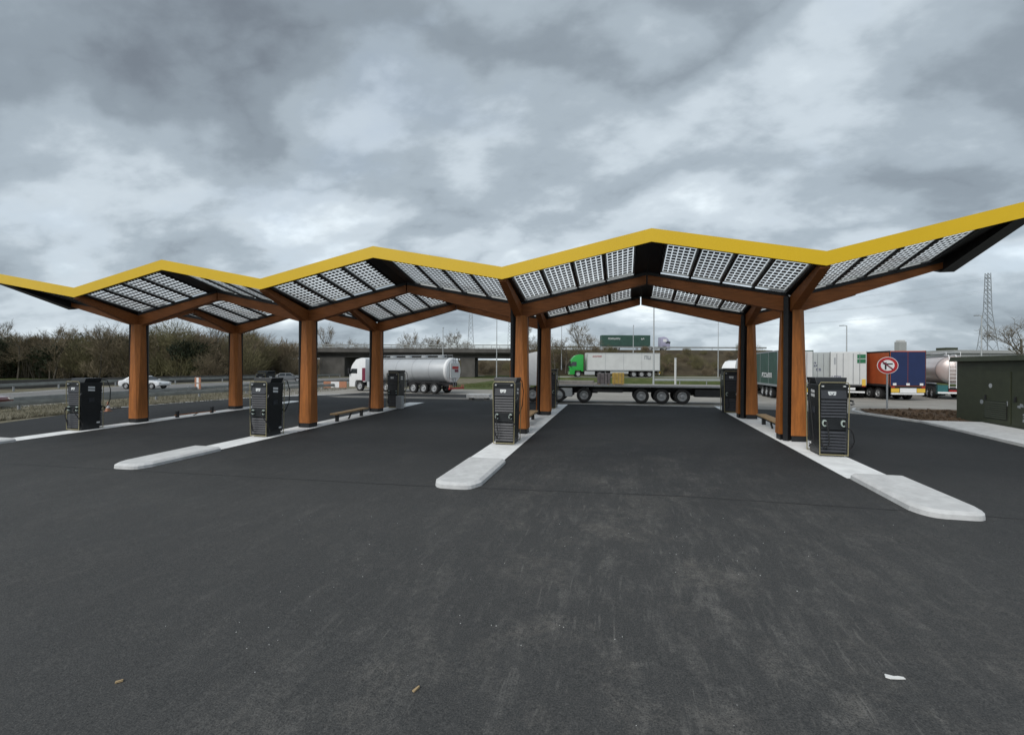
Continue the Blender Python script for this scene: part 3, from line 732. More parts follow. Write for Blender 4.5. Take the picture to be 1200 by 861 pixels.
def glyphs(n, w, h, gap, rnd, seed):
    """a line of letter-like strokes in x (width) and z (height)"""
    rg = random.Random(seed); m = MB(); x = 0
    for k in range(n):
        lw = w*rg.uniform(.75, 1.05); st = w*.24
        for kind in rg.sample(range(5), 3):
            a = [(x, x+st, 0, h), (x+lw-st, x+lw, 0, h), (x, x+lw, h-st, h), (x, x+lw, 0, st), (x, x+lw, h*.5-st/2, h*.5+st/2)][kind]
            m.box(a[0], a[1], -.004, .004, a[2], a[3])
        x += lw+gap
    return m, x

def box_trailer(t, x0, x1, color, z0=1.15, z1=4.0, trim=None, w=1.26, panels=0, pmat=None):
    b = MB().box(x0, x1, -w, w, z0, z1).build('box_body', color, t, bevel=.02)
    tr = trim or M['galv']
    for s in (-1, 1):
        y0, y1 = sorted((s*w, s*(w+.025)))
        for za, zb in ((z0-.05, z0+.13), (z1-.10, z1+.015)):
            MB().box(x0-.01, x1+.01, y0, y1, za, zb).build('side_rail', tr, t)
        for x in (x0, x1-.10):
            MB().box(x, x+.10, y0-.002, y1+.002, z0+.13, z1-.1).build('corner_post', tr, t)
        for k in range(1, panels+1):
            x = x0+(x1-x0)*k/(panels+1)
            MB().box(x-.02, x+.02, *sorted((s*w, s*(w+.012))), z0+.13, z1-.1).build('seam', pmat or tr, b)
    return b

# -- silver tanker with white cab, driving left
a0 = Vector((-14.7, 41.2)); a1 = Vector((-27.3, 44.3)); dv = (a1-a0); ang = math.atan2(dv.y, dv.x); Lt = dv.length
t = thing('tanker_truck', 'silver tanker lorry with white cab parked beyond the left lanes', 'truck', (a0.x+1.25*sin(ang)*-1*-1, a0.y+1.25*cos(ang)*-1*-1, 0), ang)
t.location = (a0.x-sin(ang)*-1.25*1, a0.y+cos(ang)*-1.25*1, 0)
t.location = (a0.x+sin(ang)*-1.25, a0.y-cos(ang)*-1.25, 0) if False else (a0.x-.4, a0.y-.3, 0)
cab(t, Lt, M['white'], 3.45, M['maroon'])
MB().lathe_x([(.50, .02), (.50, .9), (.58, 1.12), (.70, 1.195)], 32, (0, 0, 2.2), 1.03, .98).build('tank_end', M['white'], t, smooth=True)
tk = MB().lathe_x([(.62, .6), (.70, 1.19), (.80, 1.2), (Lt-3.2, 1.2), (Lt-3.05, 1.1), (Lt-2.95, .6), (Lt-2.92, .05)], 32, (0, 0, 2.2), 1.03, .98).build('tank', M['silver'], t, smooth=True)
for x in (2.6, 4.6, 6.6, 8.3): MB().lathe_x([(x-.03, 1.205), (x+.03, 1.205)], 32, (0, 0, 2.2), 1.03, .98).build('band', M['galv'], tk, smooth=True)
MB().lathe_x([(.60, 1.02), (.52, 1.1), (.62, 1.24), (.86, 1.24), (.86, 1.18)], 32, (0, 0, 2.2), 1.03, .98).build('end_ring', M['white'], tk, smooth=True)
MB().box(.35, .42, -.75, .75, 1.5, 2.9).build('equipment_panel', M['box_white'], t)
MB().box(.33, .352, -.5, .5, 2.35, 2.6).build('red_mark', M['red'], t)
MB().box(.33, .352, -.5, .1, 2.05, 2.3).build('hose_mark', M['maroon'], t)
MB().box(1.0, Lt-3.4, -.45, .45, 3.36, 3.44).build('walkway', M['galv'], t)
for k in range(4): MB().lathe_z([(0, .32), (.16, .32), (.18, .28), (.18, .01)], 14, (2.0+k*2.0, 0, 3.44)).build('manhole', M['galv_light'], t)
for s in (-1, 1): MB().tube([(1, s*.5, 3.4), (1, s*.5, 3.66), (Lt-3.6, s*.5, 3.66), (Lt-3.6, s*.5, 3.4)], .02, 5).build('hand_rail', M['galv'], t)
running_gear(t, (2.0, 3.25, 4.5), .5, Lt-2.6)
for s in (-1, 1):
    MB().box(1.3, 5.2, *sorted((s*.85, s*1.2)), 1.08, 1.14).build('mudguard', M['chassis'], t)
    MB().box(5.6, 7.4, *sorted((s*.7, s*1.1)), .5, 1.05).build('hose_box', M['galv_light'], t)
    MB().box(.15, .22, *sorted((s*.75, s*1.2)), .55, .85).build('tail_light', M['hi_orange'], t)
MB().box(.15, .28, -1.2, 1.2, .45, .6).build('underrun_bar', M['red'], t)
for y in (-.2, .2): MB().cyl((.45, y, .6), (.45, y, 3.4), .025, n=6).build('ladder_rail', M['galv'], t)
for k in range(8): MB().cyl((.45, -.2, .8+k*.33), (.45, .2, .8+k*.33), .018, n=5).build('rung', M['galv'], t)

# -- empty flatbed with white tractor, behind the middle lane, driving left
fy = 33.1; t = thing('flatbed_truck', 'empty low flatbed lorry with white cab parked across the end of the middle lane', 'truck', (6.9, fy, gz(fy)+.0), pi+.03)
Lf = 14.5
cab(t, Lf, M['white'], 3.5)
for k in range(6):
    xa = .15+k*1.93
    MB().box(xa, xa+1.915, -1.25, 1.25, 1.10, 1.22).build('deck_board', M['plank_grey'], t)
MB().box(.1, 11.85, -1.27, -1.2, 1.12, 1.2).build('side_rail', M['galv'], t); MB().box(.1, 11.85, 1.2, 1.27, 1.12, 1.2).build('side_rail', M['galv'], t)
MB().box(11.78, 11.88, -1.25, 1.25, 1.22, 1.75).build('headboard', M['galv'], t)
MB().box(.2, 11.6, -.5, .5, .72, 1.02).build('chassis_frame', M['chassis'], t)
for x in (3.1, 4.4, 5.7):
    for s in (-1, 1): wheel(t, x, s*1.0, w=.38)
    MB().box(x-.56, x+.56, -1.22, 1.22, 1.03, 1.07).build('mudguard', M['chassis'], t)
for s in (-1, 1):
    wheel(t, 11.25, s*.98, w=.55)
    MB().box(.6, 2.3, *sorted((s*.5, s*1.2)), .5, .98).build('tool_box', M['chassis'], t)
    MB().box(6.9, 8.9, *sorted((s*.9, s*1.15)), .72, .92).build('side_guard', M['chassis'], t)
    MB().box(9.2, 9.35, *sorted((s*.7, s*.85)), .1, 1.0).build('landing_leg', M['galv'], t)
    MB().box(.05, .12, *sorted((s*.8, s*1.2)), .72, .95).build('tail_light', M['tail_red'], t)
MB().box(.0, .12, -1.2, 1.2, .52, .66).build('underrun_bar', M['galv'], t)
# goods standing on that deck
dz = gz(fy)+1.22
def goods(name, x, y, w, d, h, material, label, cat):
    t = thing(name, label, cat, (x, y, dz))
    m = MB().box(-w/2, w/2, -d/2, d/2, .06, h).build('bundle', material, t, bevel=.03)
    for k in (-.28, .05, .3): MB().box(w*k-.02, w*k+.02, -d/2-.006, d/2+.006, .05, h+.006).build('strap', M['chassis'] if cat == 'bundle' else M['wood_bit'], t)
    for k in (-.35, .35): MB().box(w*k-.05, w*k+.05, -d/2, d/2, 0, .06).build('skid', M['wood_bit'], t)
goods('wrapped_bundle', -1.25, 32.6, .88, 1.0, .78, M['bale'], 'grey wrapped bundle on the flatbed, left of the yellow crate', 'bundle')
goods('crate', -.28, 32.6, .80, 1.0, .82, M['crate_yellow'], 'yellow crate standing on the empty flatbed lorry', 'crate')
t = thing('plank_stack', 'long low pale stack lying on the front half of the flatbed', 'planks', (-3.1, 32.7, dz))
for k in range(3):
    for q in range(2): MB().box(-1.55, 1.45-.3*q, -.5+k*.33, -.19+k*.33, .0+q*.13, .12+q*.13).build('plank', M['plank_grey'], t)

# -- green cab with white box trailer, on the raised road
x_, y_ = along(24.6, 77.3); t = thing('green_cab_truck', 'lorry with bright green cab and long white trailer on the raised road', 'truck', (x_, y_, .9), pi+YAW)
cab(t, 15.0, M['green'], 3.8)
box_trailer(t, 0, 12.1, M['box_white'], 1.15, 4.05, M['galv_light'], panels=3, pmat=M['galv'])
running_gear(t, (1.7, 3.0, 4.3), .2, 11.8)
rear_end(t, 0, M['box_white'], 1.15, 4.05)
g_, _ = glyphs(8, .17, .22, .05, None, 3); o = g_.build('lettering', M['red'], t, loc=(11.2, 1.29, 3.35)); o.rotation_euler = (0, 0, pi)
g_, _ = glyphs(2, .5, .6, .08, None, 5); g_.build('logo', M['galv'], t, loc=(2.6, 1.29, 3.0)).rotation_euler = (0, 0, pi)
for s in (-1, 1): MB().box(5.2, 8.2, *sorted((s*.95, s*1.15)), .6, 1.1).build('pallet_box', M['galv_light'], t)

# -- green container lorry up on the overpass road
x_, y_ = along(22.5, 116); t = thing('container_truck', 'dark green container lorry on the embankment road against the sky', 'truck', (x_, y_, 6.75), YAW)
c = cab(t, 17.2, M['violet'], 3.5)
MB().box(15.4, 16.3, -1.236, 1.236, 2.2, 2.9).build('deflector_mark', M['white'], t)
b = MB().box(0, 12.2, -1.22, 1.22, 1.15, 3.85).build('container', M['dark_green'], t, bevel=.02)
cr_ = MB()
for k in range(40):
    x = .2+k*.3; cr_.box(x, x+.13, -1.25, -1.22, 1.3, 3.75)
cr_.build('corrugation', M['dark_green'], b)
g_, _ = glyphs(9, .32, .42, .06, None, 9); g_.build('lettering', M['white'], t, loc=(1.6, -1.262, 2.75))
g_, _ = glyphs(2, .35, .4, .05, None, 2); g_.build('lettering', M['white'], t, loc=(9.9, -1.262, 2.75))
running_gear(t, (1.5, 2.8, 4.1), .2, 12.0)

# -- lorries on the park at the right
# dark green curtain-sider, flank towards the viewer
hd = Vector((.02, 1.0)); t = thing('curtain_trailer_truck', 'dark green curtain-sided lorry seen between the two right columns', 'truck', (13.55, 41.2, 0), math.atan2(hd.y, hd.x))
box_trailer(t, 0, 13.2, M['dark_green'], 1.1, 4.0, M['galv'], panels=4, pmat=M['galv'])
running_gear(t, (2.3, 3.6, 4.9), .2, 12.6)
rear_end(t, 0, M['box_white'], 1.1, 4.0)
g_, _ = glyphs(6, .5, .42, .08, None, 12); g_.build('lettering', M['white'], t, loc=(4.6, 1.292, 1.75)).rotation_euler = (0, 0, pi)
cab(t, 16.5, M['white'], 3.7)
# grey doors
def park_truck(name, label, x, y, heading, L, color, door, trim, **k):
    t = thing(name, label, 'truck', (x, y, 0), heading)
    box_trailer(t, 0, L, color, 1.15, 4.0, trim, panels=3)
    running_gear(t, (1.8, 3.1, 4.4), .2, L-.3)
    rear_end(t, 0, door, 1.15, 4.0, k.get('plates', 'white'), rods=k.get('rods', True))
    if k.get('cab'): cab(t, L+3.0, k['cab'], 3.6)
    return t
t = park_truck('grey_door_truck', 'box lorry with plain pale grey rear doors beside the white one', 16.75, 46.6, R(69.5), 12.6, M['grey_box'], M['grey_box'], M['galv_light'], cab=M['white'])
for q, (n, w, h, zz0, y0) in enumerate(((1, .3, 1.0, 2.4, .95), (5, .13, .17, 2.95, .55), (6, .13, .17, 2.7, .55), (2, .16, .2, 2.35, -.25))):
    g_, _ = glyphs(n, w, h, .04, None, 20+q); o = g_.build('lettering', M['deep_blue'], t, loc=(-.045, y0, zz0)); o.rotation_euler = (0, 0, -pi/2)
t = park_truck('white_box_truck', 'white box lorry with green marks high on its rear doors', 18.95, 45.2, R(69), 13.2, M['box_white'], M['box_white'], M['chassis'], cab=M['white'])
for zz0 in (3.42, 3.02): MB().box(-.042, -.034, -1.2, -.62, zz0, zz0+.34).build('green_mark', M['sign_green'], t)
g_, _ = glyphs(4, .16, .26, .04, None, 31); g_.build('lettering', M['deep_blue'], t, loc=(-.045, 1.15, 1.65)).rotation_euler = (0, 0, -pi/2)
MB().box(-.042, -.034, .88, 1.0, 2.9, 3.5).build('grey_mark', M['galv'], t)
MB().box(-.10, -.04, -1.2, -.95, 1.1, 1.65).build('hazard_plate', M['hi_yellow'], t)
t = park_truck('orange_truck', 'lorry with orange tarpaulin side and navy blue rear behind the round sign', 22.3, 43.2, R(93.5), 11.4, M['orange'], M['blue'], M['chassis'], plates='yellow', cab=M['white'], rods=False)
for s in (-.95, .0, .95): MB().box(-.05, -.03, s-.12, s+.12, 1.22, 1.4).build('lamp', M['white'], t)
MB().box(-.075, -.06, -.58, .58, .62, 1.0).build('hazard_strip', M['white'], t)
# tanker trailer on the far right
t = thing('tanker_trailer', 'cream tank lorry with rear ladder, half hidden by the green cabinet', 'truck', (26.9, 45.4, 0), R(74))
tk = MB().lathe_x([(0, .05), (.06, .5), (.22, .95), (.42, 1.17), (.55, 1.2), (9.8, 1.2), (10, 1.05), (10.1, .05)], 32, (0, 0, 2.45), 1.03, 1.0).build('tank', M['rose'], t, smooth=True)
MB().lathe_x([(.5, 1.215), (.62, 1.215)], 32, (0, 0, 2.45), 1.03, 1.).build('band', M['galv'], tk, smooth=True)
for y in (.05, .5):
    MB().tube([(-.10, y, .95), (-.14, y, 3.3), (.1, y, 3.72), (1.2, y, 3.75)], .028, 6).build('ladder_rail', M['white'], t)
for k in range(8): MB().cyl((-.12, .05, 1.05+k*.3), (-.12, .5, 1.05+k*.3), .02, n=5).build('rung', M['white'], t)
MB().box(.8, 9.5, -.4, .4, 3.62, 3.70).build('walkway', M['galv'], t)
for s in (-1, 1): MB().tube([(.9, s*.45, 3.6), (.9, s*.45, 3.98), (9.2, s*.45, 3.98)], .02, 5).build('hand_rail', M['white'], t)
running_gear(t, (1.8, 3.1, 4.4), .2, 9.6)
MB().box(.0, .5, .55, 1.2, .45, 1.2).build('pump_box', M['teal'], t)
MB().box(-.05, .06, -1.2, 1.2, .5, .64).build('underrun_bar', M['white'], t)
MB().box(-.07, -.05, -1.1, .5, .68, .8).build('reflector_strip', M['tail_red'], t)
cab(t, 12.8, M['white'], 3.5)
# white cab peeping out behind the rightmost back column
x_, y_ = along(26.6, 60.5); t = thing('white_cab_truck', 'white lorry cab with dark windscreen beside the rightmost back column', 'truck', (x_+9.5, y_+6.5, 0), math.atan2(-6.5, -9.5)+.18)
cab(t, 11.0, M['white'], 3.55); MB().box(4.9, 5.05, -1.2, 1.2, .5, .8).build('tail_bar', M['chassis'], t)

# -- cars
def car(label, x, y, rz, paint_, group='cars on the motorway'):
    t = thing('car', label, 'car', (x, y, gz(y, x)-.01), rz, group)
    prof = [(2.25, .42), (2.3, .62), (2.1, .78), (1.1, .93), (-1.75, .98), (-2.2, .92), (-2.28, .6), (-2.2, .32), (-1.85, .28), (-1.78, .5), (-1.55, .66), (-1.25, .66), (-1.02, .5), (-.95, .28), (1.0, .28), (1.08, .5), (1.3, .66), (1.6, .66), (1.83, .5), (1.9, .3)]
    b = MB().prism_xz(prof, -.89, .89).build('body', paint_, t, bevel=.06, smooth=True)
    m = MB(); lo = [(1.12, -.82), (1.12, .82), (-1.9, .82), (-1.9, -.82)]; hi = [(.28, -.62), (.28, .62), (-1.1, .62), (-1.1, -.62)]
    m.prism_xy(lo[::-1], hi[::-1], .94, 1.43); r_ = m.build('cabin', paint_, t, bevel=.05, smooth=True)
    def lerp(k, p, q): return p+(q-p)*k
    for s in (-1, 1):
        m = MB()
        for xa, xb in ((.82, -.28), (-.36, -1.45)):
            k0, k1 = .08, .86
            q = []
            for (xx, k) in ((xa, k0), (xb, k0), (lerp(.86, xb, -1.02) if xb < -1 else xb, k1), (lerp(.8, xa, .24) if xa > 0 else xa, k1)):
                q.append((xx, s*(lerp(k, .82, .62)+.006), lerp(k, .94, 1.43)))
            m.add(q, [(0, 1, 2, 3)])
        m.build('side_window', M['window'], r_)
        y0, y1 = sorted((s*.55, s*.86)); MB().box(2.2, 2.295, y0, y1, .6, .74).build('headlight', M['lamp_lens'], t)
        MB().box(-2.27, -2.2, y0, y1, .68, .84).build('tail_light', M['tail_red'], t)
        for xx in (1.45, -1.4): wheel(t, xx, s*.80, .33, .22)
        MB().box(.75, .95, *sorted((s*.86, s*1.02)), .95, 1.08).build('mirror', paint_, t, bevel=.02)
    for xa, xb, sx in ((1.12, .28, 1), (-1.9, -1.1, -1)):
        q = []
        for k, yy in ((.1, -.74), (.1, .74), (.88, .6), (.88, -.6)):
            q.append((lerp(k, xa, xb)+.012*sx, yy, lerp(k, .94, 1.43)+.006))
        MB().add(q, [(0, 1, 2, 3)]).build('windscreen', M['window'], r_)
    return t
car('white saloon car driving on the motorway behind the leftmost column', -51.3, 39.6, R(12), M['car_white'])
car('grey car on the motorway behind the second charger from the left', -52.6, 63.5, R(30), M['car_grey'])
car('dark red car cut off by the left edge of the picture', -43.4, 21.4, R(20), M['car_red'])

# ------------------------------------------------------------------ green substation cabinet
t = thing('substation_cabinet', 'dark green substation cabinet with overhanging roof on the right-hand pavement', 'cabinet', (15.75, 19.4, gz(22)+.1))
MB().hexa([(0, 0, 0), (2.6, 0, 0), (2.6, 7.2, 0), (0, 7.2, 0)], [(0, 0, 2.80), (2.6, 0, 2.80), (2.6, 7.2, 2.80), (0, 7.2, 2.80)]).build('housing', M['cabin_green'], t, bevel=.02)
MB().hexa([(-.2, -.2, 2.80), (2.8, -.2, 2.80), (2.8, 7.42, 2.80), (-.2, 7.42, 2.80)], [(-.16, -.16, 3.02), (2.76, -.16, 3.02), (2.76, 7.38, 3.02), (-.16, 7.38, 3.02)]).build('roof', M['cabin_green'], t, bevel=.01)
for y0 in (.5, 2.4, 4.0):
    d = MB().box(-.03, 0, y0, y0+1.5, .12, 2.35).build('door', M['cabin_green'], t, bevel=.008)
    MB().box(-.07, -.03, y0+1.28, y0+1.36, 1.1, 1.3).build('handle', M['black_steel'], d)
lv = MB().box(-.05, -.031, 4.15, 5.35, .3, 1.05).build('vent_grille', M['black_steel'], t)
for k in range(8): MB().hexa([(-.075, 4.17, .33+k*.09), (-.05, 4.17, .33+k*.09), (-.05, 5.33, .33+k*.09), (-.075, 5.33, .33+k*.09)], [(-.055, 4.17, .39+k*.09), (-.05, 4.17, .39+k*.09), (-.05, 5.33, .39+k*.09), (-.055, 5.33, .39+k*.09)]).build('slat', M['cabin_green'], lv)
def disc(y, z, r, material, name):
    m = MB(); n = 16; m.add([(-.038, y+r*cos(2*pi*k/n), z+r*sin(2*pi*k/n)) for k in range(n)], [tuple(range(n))]); m.build(name, material, t)
disc(5.05, 1.72, .10, M['galv_light'], 'round_badge'); disc(5.55, .98, .10, M['galv'], 'round_badge')
MB().box(-.045, -.03, 4.12, 4.16, .9, 1.1).build('latch', M['galv'], t)
sm = MB()
rg = random.Random(4)
for k in range(16):
    y, z = 3.3+rg.uniform(-.3, .3), .3+rg.uniform(0, .75); r = rg.uniform(.03, .10)
    sm.add([(-.036-.0004*k, y-r, z-r*rg.uniform(.3, 1)), (-.036-.0004*k, y+r, z-r*.5), (-.036-.0004*k, y+r*.8, z+r*rg.uniform(.3, .9)), (-.036-.0004*k, y-r*.7, z+r*.6)], [(0, 1, 2, 3)])
sm.build('scuff_marks', M['galv'], t)

# ------------------------------------------------------------------ no left turn sign
t = thing('road_sign', 'round red-ringed no-left-turn sign on a grey post by the soil bed', 'sign', (14.6, 30.2, gz(30.2)), R(-14))
MB().cyl((0, 0, -.1), (0, 0, 2.55), .045, n=12).build('post', M['galv'], t)
def discxz(name, r, y, material, r0=0.):
    m = MB(); n = 40
    if r0: m.add([(rr*cos(2*pi*k/n), y, 2.55+rr*sin(2*pi*k/n)) for rr in (r0, r) for k in range(n)], [(k, (k+1) % n, (k+1) % n+n, k+n) for k in range(n)])
    else: m.prism_xz([(r*cos(2*pi*k/n), 2.55+r*sin(2*pi*k/n)) for k in range(n)], y, y+.03)
    m.build(name, material, t)
discxz('sign_disc', .475, -.08, M['white']); discxz('red_ring', .45, -.084, M['red'], .31)
def bar(m, p, q, w):
    p, q = Vector(p), Vector(q); d = (q-p).normalized(); n = Vector((-d.y, d.x))*w/2
    m.add([(a.x, -.086, 2.55+a.y) for a in (p-n, q-n, q+n, p+n)], [(0, 1, 2, 3)])
m = MB(); bar(m, (-.09, -.24), (-.09, .06), .075); bar(m, (-.10, .075), (.23, .085), .07)
m.add([(-.24, -.086, 2.55+.10), (-.08, -.086, 2.55+.0), (-.04, -.086, 2.55+.19)], [(0, 1, 2)]); m.build('arrow', M['black_steel'], t)
m = MB(); p, q = Vector((-.24, .22)), Vector((.25, -.24)); d = (q-p).normalized(); n_ = Vector((-d.y, d.x))*.035
m.add([(a.x, -.089, 2.55+a.y) for a in (p-n_, q-n_, q+n_, p+n_)], [(0, 1, 2, 3)]); m.build('slash', M['maroon'], t)
MB().box(-.10, .10, -.05, .05, 2.42, 2.47).build('bracket', M['galv'], t)

# ------------------------------------------------------------------ street lamps and posts
def lamp(x, y, z0, h, label, r=.09, arm=(-1.2, 0), group='street lamps behind the station'):
    t = thing('street_lamp', label, 'street lamp', (x, y, z0), 0, group)
    MB().cyl((0, 0, 0), (0, 0, h), r, r*.55, 10).build('pole', M['galv_light'], t, smooth=True)
    MB().cyl((0, 0, 0), (0, 0, .4), r*1.5, r*1.3, 10).build('base', M['galv'], t)
    if arm:
        ax, ay = arm; MB().tube([(0, 0, h-.05), (ax*.5, ay*.5, h+.05), (ax, ay, h+.02)], r*.5, 6).build('arm', M['galv_light'], t)
        MB().hexa([(ax*.75-.12, ay*.75-.15, h-.04), (ax*1.4, ay*1.4-.15, h-.04), (ax*1.4, ay*1.4+.15, h-.04), (ax*.75-.12, ay*.75+.15, h-.04)] if ax > 0 else [(ax*1.4, ay*1.4-.15, h-.04), (ax*.75+.12, ay*.75-.15, h-.04), (ax*.75+.12, ay*.75+.15, h-.04), (ax*1.4, ay*1.4+.15, h-.04)],
                  [(ax*.75-.12, ay*.75-.15, h+.10), (ax*1.4, ay*1.4-.15, h+.08), (ax*1.4, ay*1.4+.15, h+.08), (ax*.75-.12, ay*.75+.15, h+.10)] if ax > 0 else [(ax*1.4, ay*1.4-.15, h+.08), (ax*.75+.12, ay*.75-.15, h+.1), (ax*.75+.12, ay*.75+.15, h+.1), (ax*1.4, ay*1.4+.15, h+.08)]).build('lantern', M['galv'], t)
def px2s(px, d): return (px-600)/535.76*d
for px, d, h, z0, r, arm, lb in [
        (519, 88, 10, 0, .12, (.1, 0), 'street lamp rising behind the silver tanker'),
        (582, 72, 11, 0, .09, None, 'slim pale mast between the tanker and the centre column'),
        (742, 84, 9.8, .4, .10, (.1, 0), 'street lamp in front of the white trailer, the shorter of two'),
        (766, 59, 11.2, 0, .12, None, 'tallest pale mast in front of the white trailer'),
        (841.5, 84, 11, .3, .09, None, 'thin pale mast just left of the rightmost back column'),
        (992, 80, 10, 0, .13, (-.8, 0), 'street lamp above the white lorry at the right'),
        (1150, 64, 10, 0, .11, (-.6, 0), 'street lamp with left-pointing lantern beside the right pylon'),
        (658, 95, 9.5, 2, .10, None, 'dark mast among the bare trees right of the centre column')]:
    x, y = along(px2s(px, d), d); lamp(x, y, z0, h, lb, r, arm)
x, y = along(px2s(791.5, 60), 60)
t = thing('marker_post', 'thick white post on the grass beyond the flatbed', 'post', (x, y, 0)); MB().cyl((0, 0, 0), (0, 0, 3.75), .14, .14, 12).build('shaft', M['concrete'], t, smooth=True); MB().lathe_z([(0, .16), (.08, .16), (.10, .001)], 12, (0, 0, 3.75)).build('cap', M['galv_light'], t)

# ------------------------------------------------------------------ overpass, embankment, raised road
def obox(m, s0, s1, d0, d1, z0, z1, z0b=None, z1b=None):
    q = [along(s0, d0), along(s1, d0), along(s1, d1), along(s0, d1)]
    return m.hexa([(x, y, z0) for x, y in q], [(x, y, z1) for x, y in q])
t = thing('overpass_bridge', 'long concrete overpass crossing the motorway behind the tanker', 'bridge', (*along(-30, 116), 0))
def lo(o):
    o.parent = t; o.matrix_parent_inverse = Matrix.Translation(-Vector(t.location)); return o
lo(obox(MB(), -75, 4, 110, 122, 5.5, 6.5).build('deck', M['concrete_dark']))
lo(obox(MB(), -75, 4, 109.3, 109.99, 5.9, 6.9).build('edge_beam', M['concrete_dark']))
lo(obox(MB(), -75, 4, 122.01, 122.7, 5.9, 6.9).build('edge_beam', M['concrete_dark']))
for k in range(4): lo(obox(MB(), -75, 4, 111+k*2.9, 112+k*2.9, 4.7, 5.49).build('girder', M['concrete_dark']))
for s0, s1, nm in ((-12.4, -9.0, 'pier'), (-64, -60, 'pier'), (-46.5, -40.5, 'pier')):
    lo(obox(MB(), s0, s1, 110.5, 121.5, 0, 4.69).build(nm, M['concrete_dark']))
for d in (109.5, 122.3):
    r_ = lo(obox(MB(), -75, 4, d-.04, d+.04, 7.55, 7.8).build('railing', M['rail']))
    for k in range(40):
        p = lo(obox(MB(), -75+k*2, -74.9+k*2, d-.04, d+.04, 6.9, 7.55).build('railing_post', M['rail']))
def bank(name, s0, s1, dF, dA, dB, dR, zt, seed):
    m = MB(); rg = random.Random(seed); ns = int((s1-s0)/2.0); nd = 9
    prof = [(dF, 0.), (dF+(dA-dF)*.2, zt*.14), (dF+(dA-dF)*.4, zt*.36), (dF+(dA-dF)*.6, zt*.6), (dF+(dA-dF)*.8, zt*.84), (dA, zt), (dB, zt), ((dB+dR)/2, zt*.5), (dR, -.2)]
    vs = []
    for i in range(ns+1):
        s = s0+(s1-s0)*i/ns
        for j, (d, z) in enumerate(prof):
            e = rg.uniform(-.28, .28) if 0 < j < 5 else 0
            vs.append((*along(s, d+e), z+e*.6))
    fs = [(i*nd+j, (i+1)*nd+j, (i+1)*nd+j+1, i*nd+j+1) for i in range(ns) for j in range(nd-1)]
    fs += [tuple(range(nd)), tuple(range(ns*nd+nd-1, ns*nd-1, -1))]
    m.add(vs, fs); return struct(m.build(name, M['bank']))
bank('embankment', 3, 62, 92, 109, 124, 140, 6.7, 1)
bank('embankment', -190, -70, 92, 109, 124, 140, 6.7, 2)
bank('far_bank', -75, 6, 134, 144, 160, 175, 4.6, 3)
# raised side road in front of the embankment
m = MB(); q = [along(-3, 69), along(140, 69), along(140, 91), along(-3, 91)]
q2 = [along(1, 73), along(140, 73), along(140, 90), along(1, 90)]
m.hexa([(x, y, -.05) for x, y in q], [(x, y, .88) for x, y in q2]); struct(m.build('raised_bank', M['grass']))
m = MB(); q = [along(2, 74), along(140, 74), along(140, 82), along(2, 82)]
m.add([(x, y, .9) for x, y in q], [(0, 1, 2, 3)]); struct(m.build('raised_road', M['old_road']))

def guard_rail(label, pts, z=None, h=.75, step=4.0, material=None, name='guard_rail', post=.06):
    P0 = Vector((*pts[0], 0)); t = thing(name, label, 'guard rail', (pts[0][0], pts[0][1], 0))
    m = MB()
    for (x0, y0), (x1, y1) in zip(pts, pts[1:]):
        z0 = gz(y0, x0)-.02 if z is None else z; z1 = gz(y1, x1)-.02 if z is None else z
        d = Vector((x1-x0, y1-y0)); Ld = d.length; d.normalize(); n = Vector((-d.y, d.x))
        ax, ay, bx, by = x0-P0.x, y0-P0.y, x1-P0.x, y1-P0.y
        for o, a, b in ((.04, h-.32, h-.20), (.075, h-.21, h-.11), (.04, h-.12, h)):
            m.hexa([(ax-n.x*o, ay-n.y*o, z0+a), (bx-n.x*o, by-n.y*o, z1+a), (bx+n.x*.03, by+n.y*.03, z1+a), (ax+n.x*.03, ay+n.y*.03, z0+a)],
                   [(ax-n.x*o, ay-n.y*o, z0+b), (bx-n.x*o, by-n.y*o, z1+b), (bx+n.x*.03, by+n.y*.03, z1+b), (ax+n.x*.03, ay+n.y*.03, z0+b)])
        k = 0.
        while k < Ld:
            px, py = ax+d.x*k+n.x*.12, ay+d.y*k+n.y*.12; pz = (gz(y0+d.y*k, x0+d.x*k)-.02 if z is None else z)
            MB().box(px-post, px+post, py-post, py+post, pz, pz+h-.03).build('post', M['galv'], t); k += step
    m.build('rail', material or M['rail'], t); return t
guard_rail('guard rail along the near side of the motorway', [(-45.6, -6), (-44.4, 26), (-42.6, 46), (-40.6, 90)], h=.5)
guard_rail('guard rail on the motorway\'s far side below the wood', [(-60, -6), (-61.5, 40), (-62.4, 92)], h=.8)
guard_rail('low guard rail beside the station\'s left verge', [(-38.5, 8), (-39.2, 22), (-36.5, 33), (-31.5, 46)], h=.62)
guard_rail('pale rail on the grass below the raised road', [along(21, 68), along(55, 68)], z=.0, h=.9, material=M['galv_light'])
guard_rail('guard rail along the top of the right embankment', [along(6, 109.6), along(61, 109.6)], z=6.7, h=.8, step=6)

# concrete wall along the far carriageway
m = MB(); m.hexa([(-63.6, -10, -.05), (-63.2, -10, -.05), (-64.9, 78, -.05), (-65.3, 78, -.05)], [(-63.6, -10, .95), (-63.3, -10, .95), (-65.0, 78, .95), (-65.3, 78, .95)])
o = m.build('verge_wall', M['concrete_dark']); tag(o, 'low weathered concrete wall below the wood beyond the motorway', 'wall')

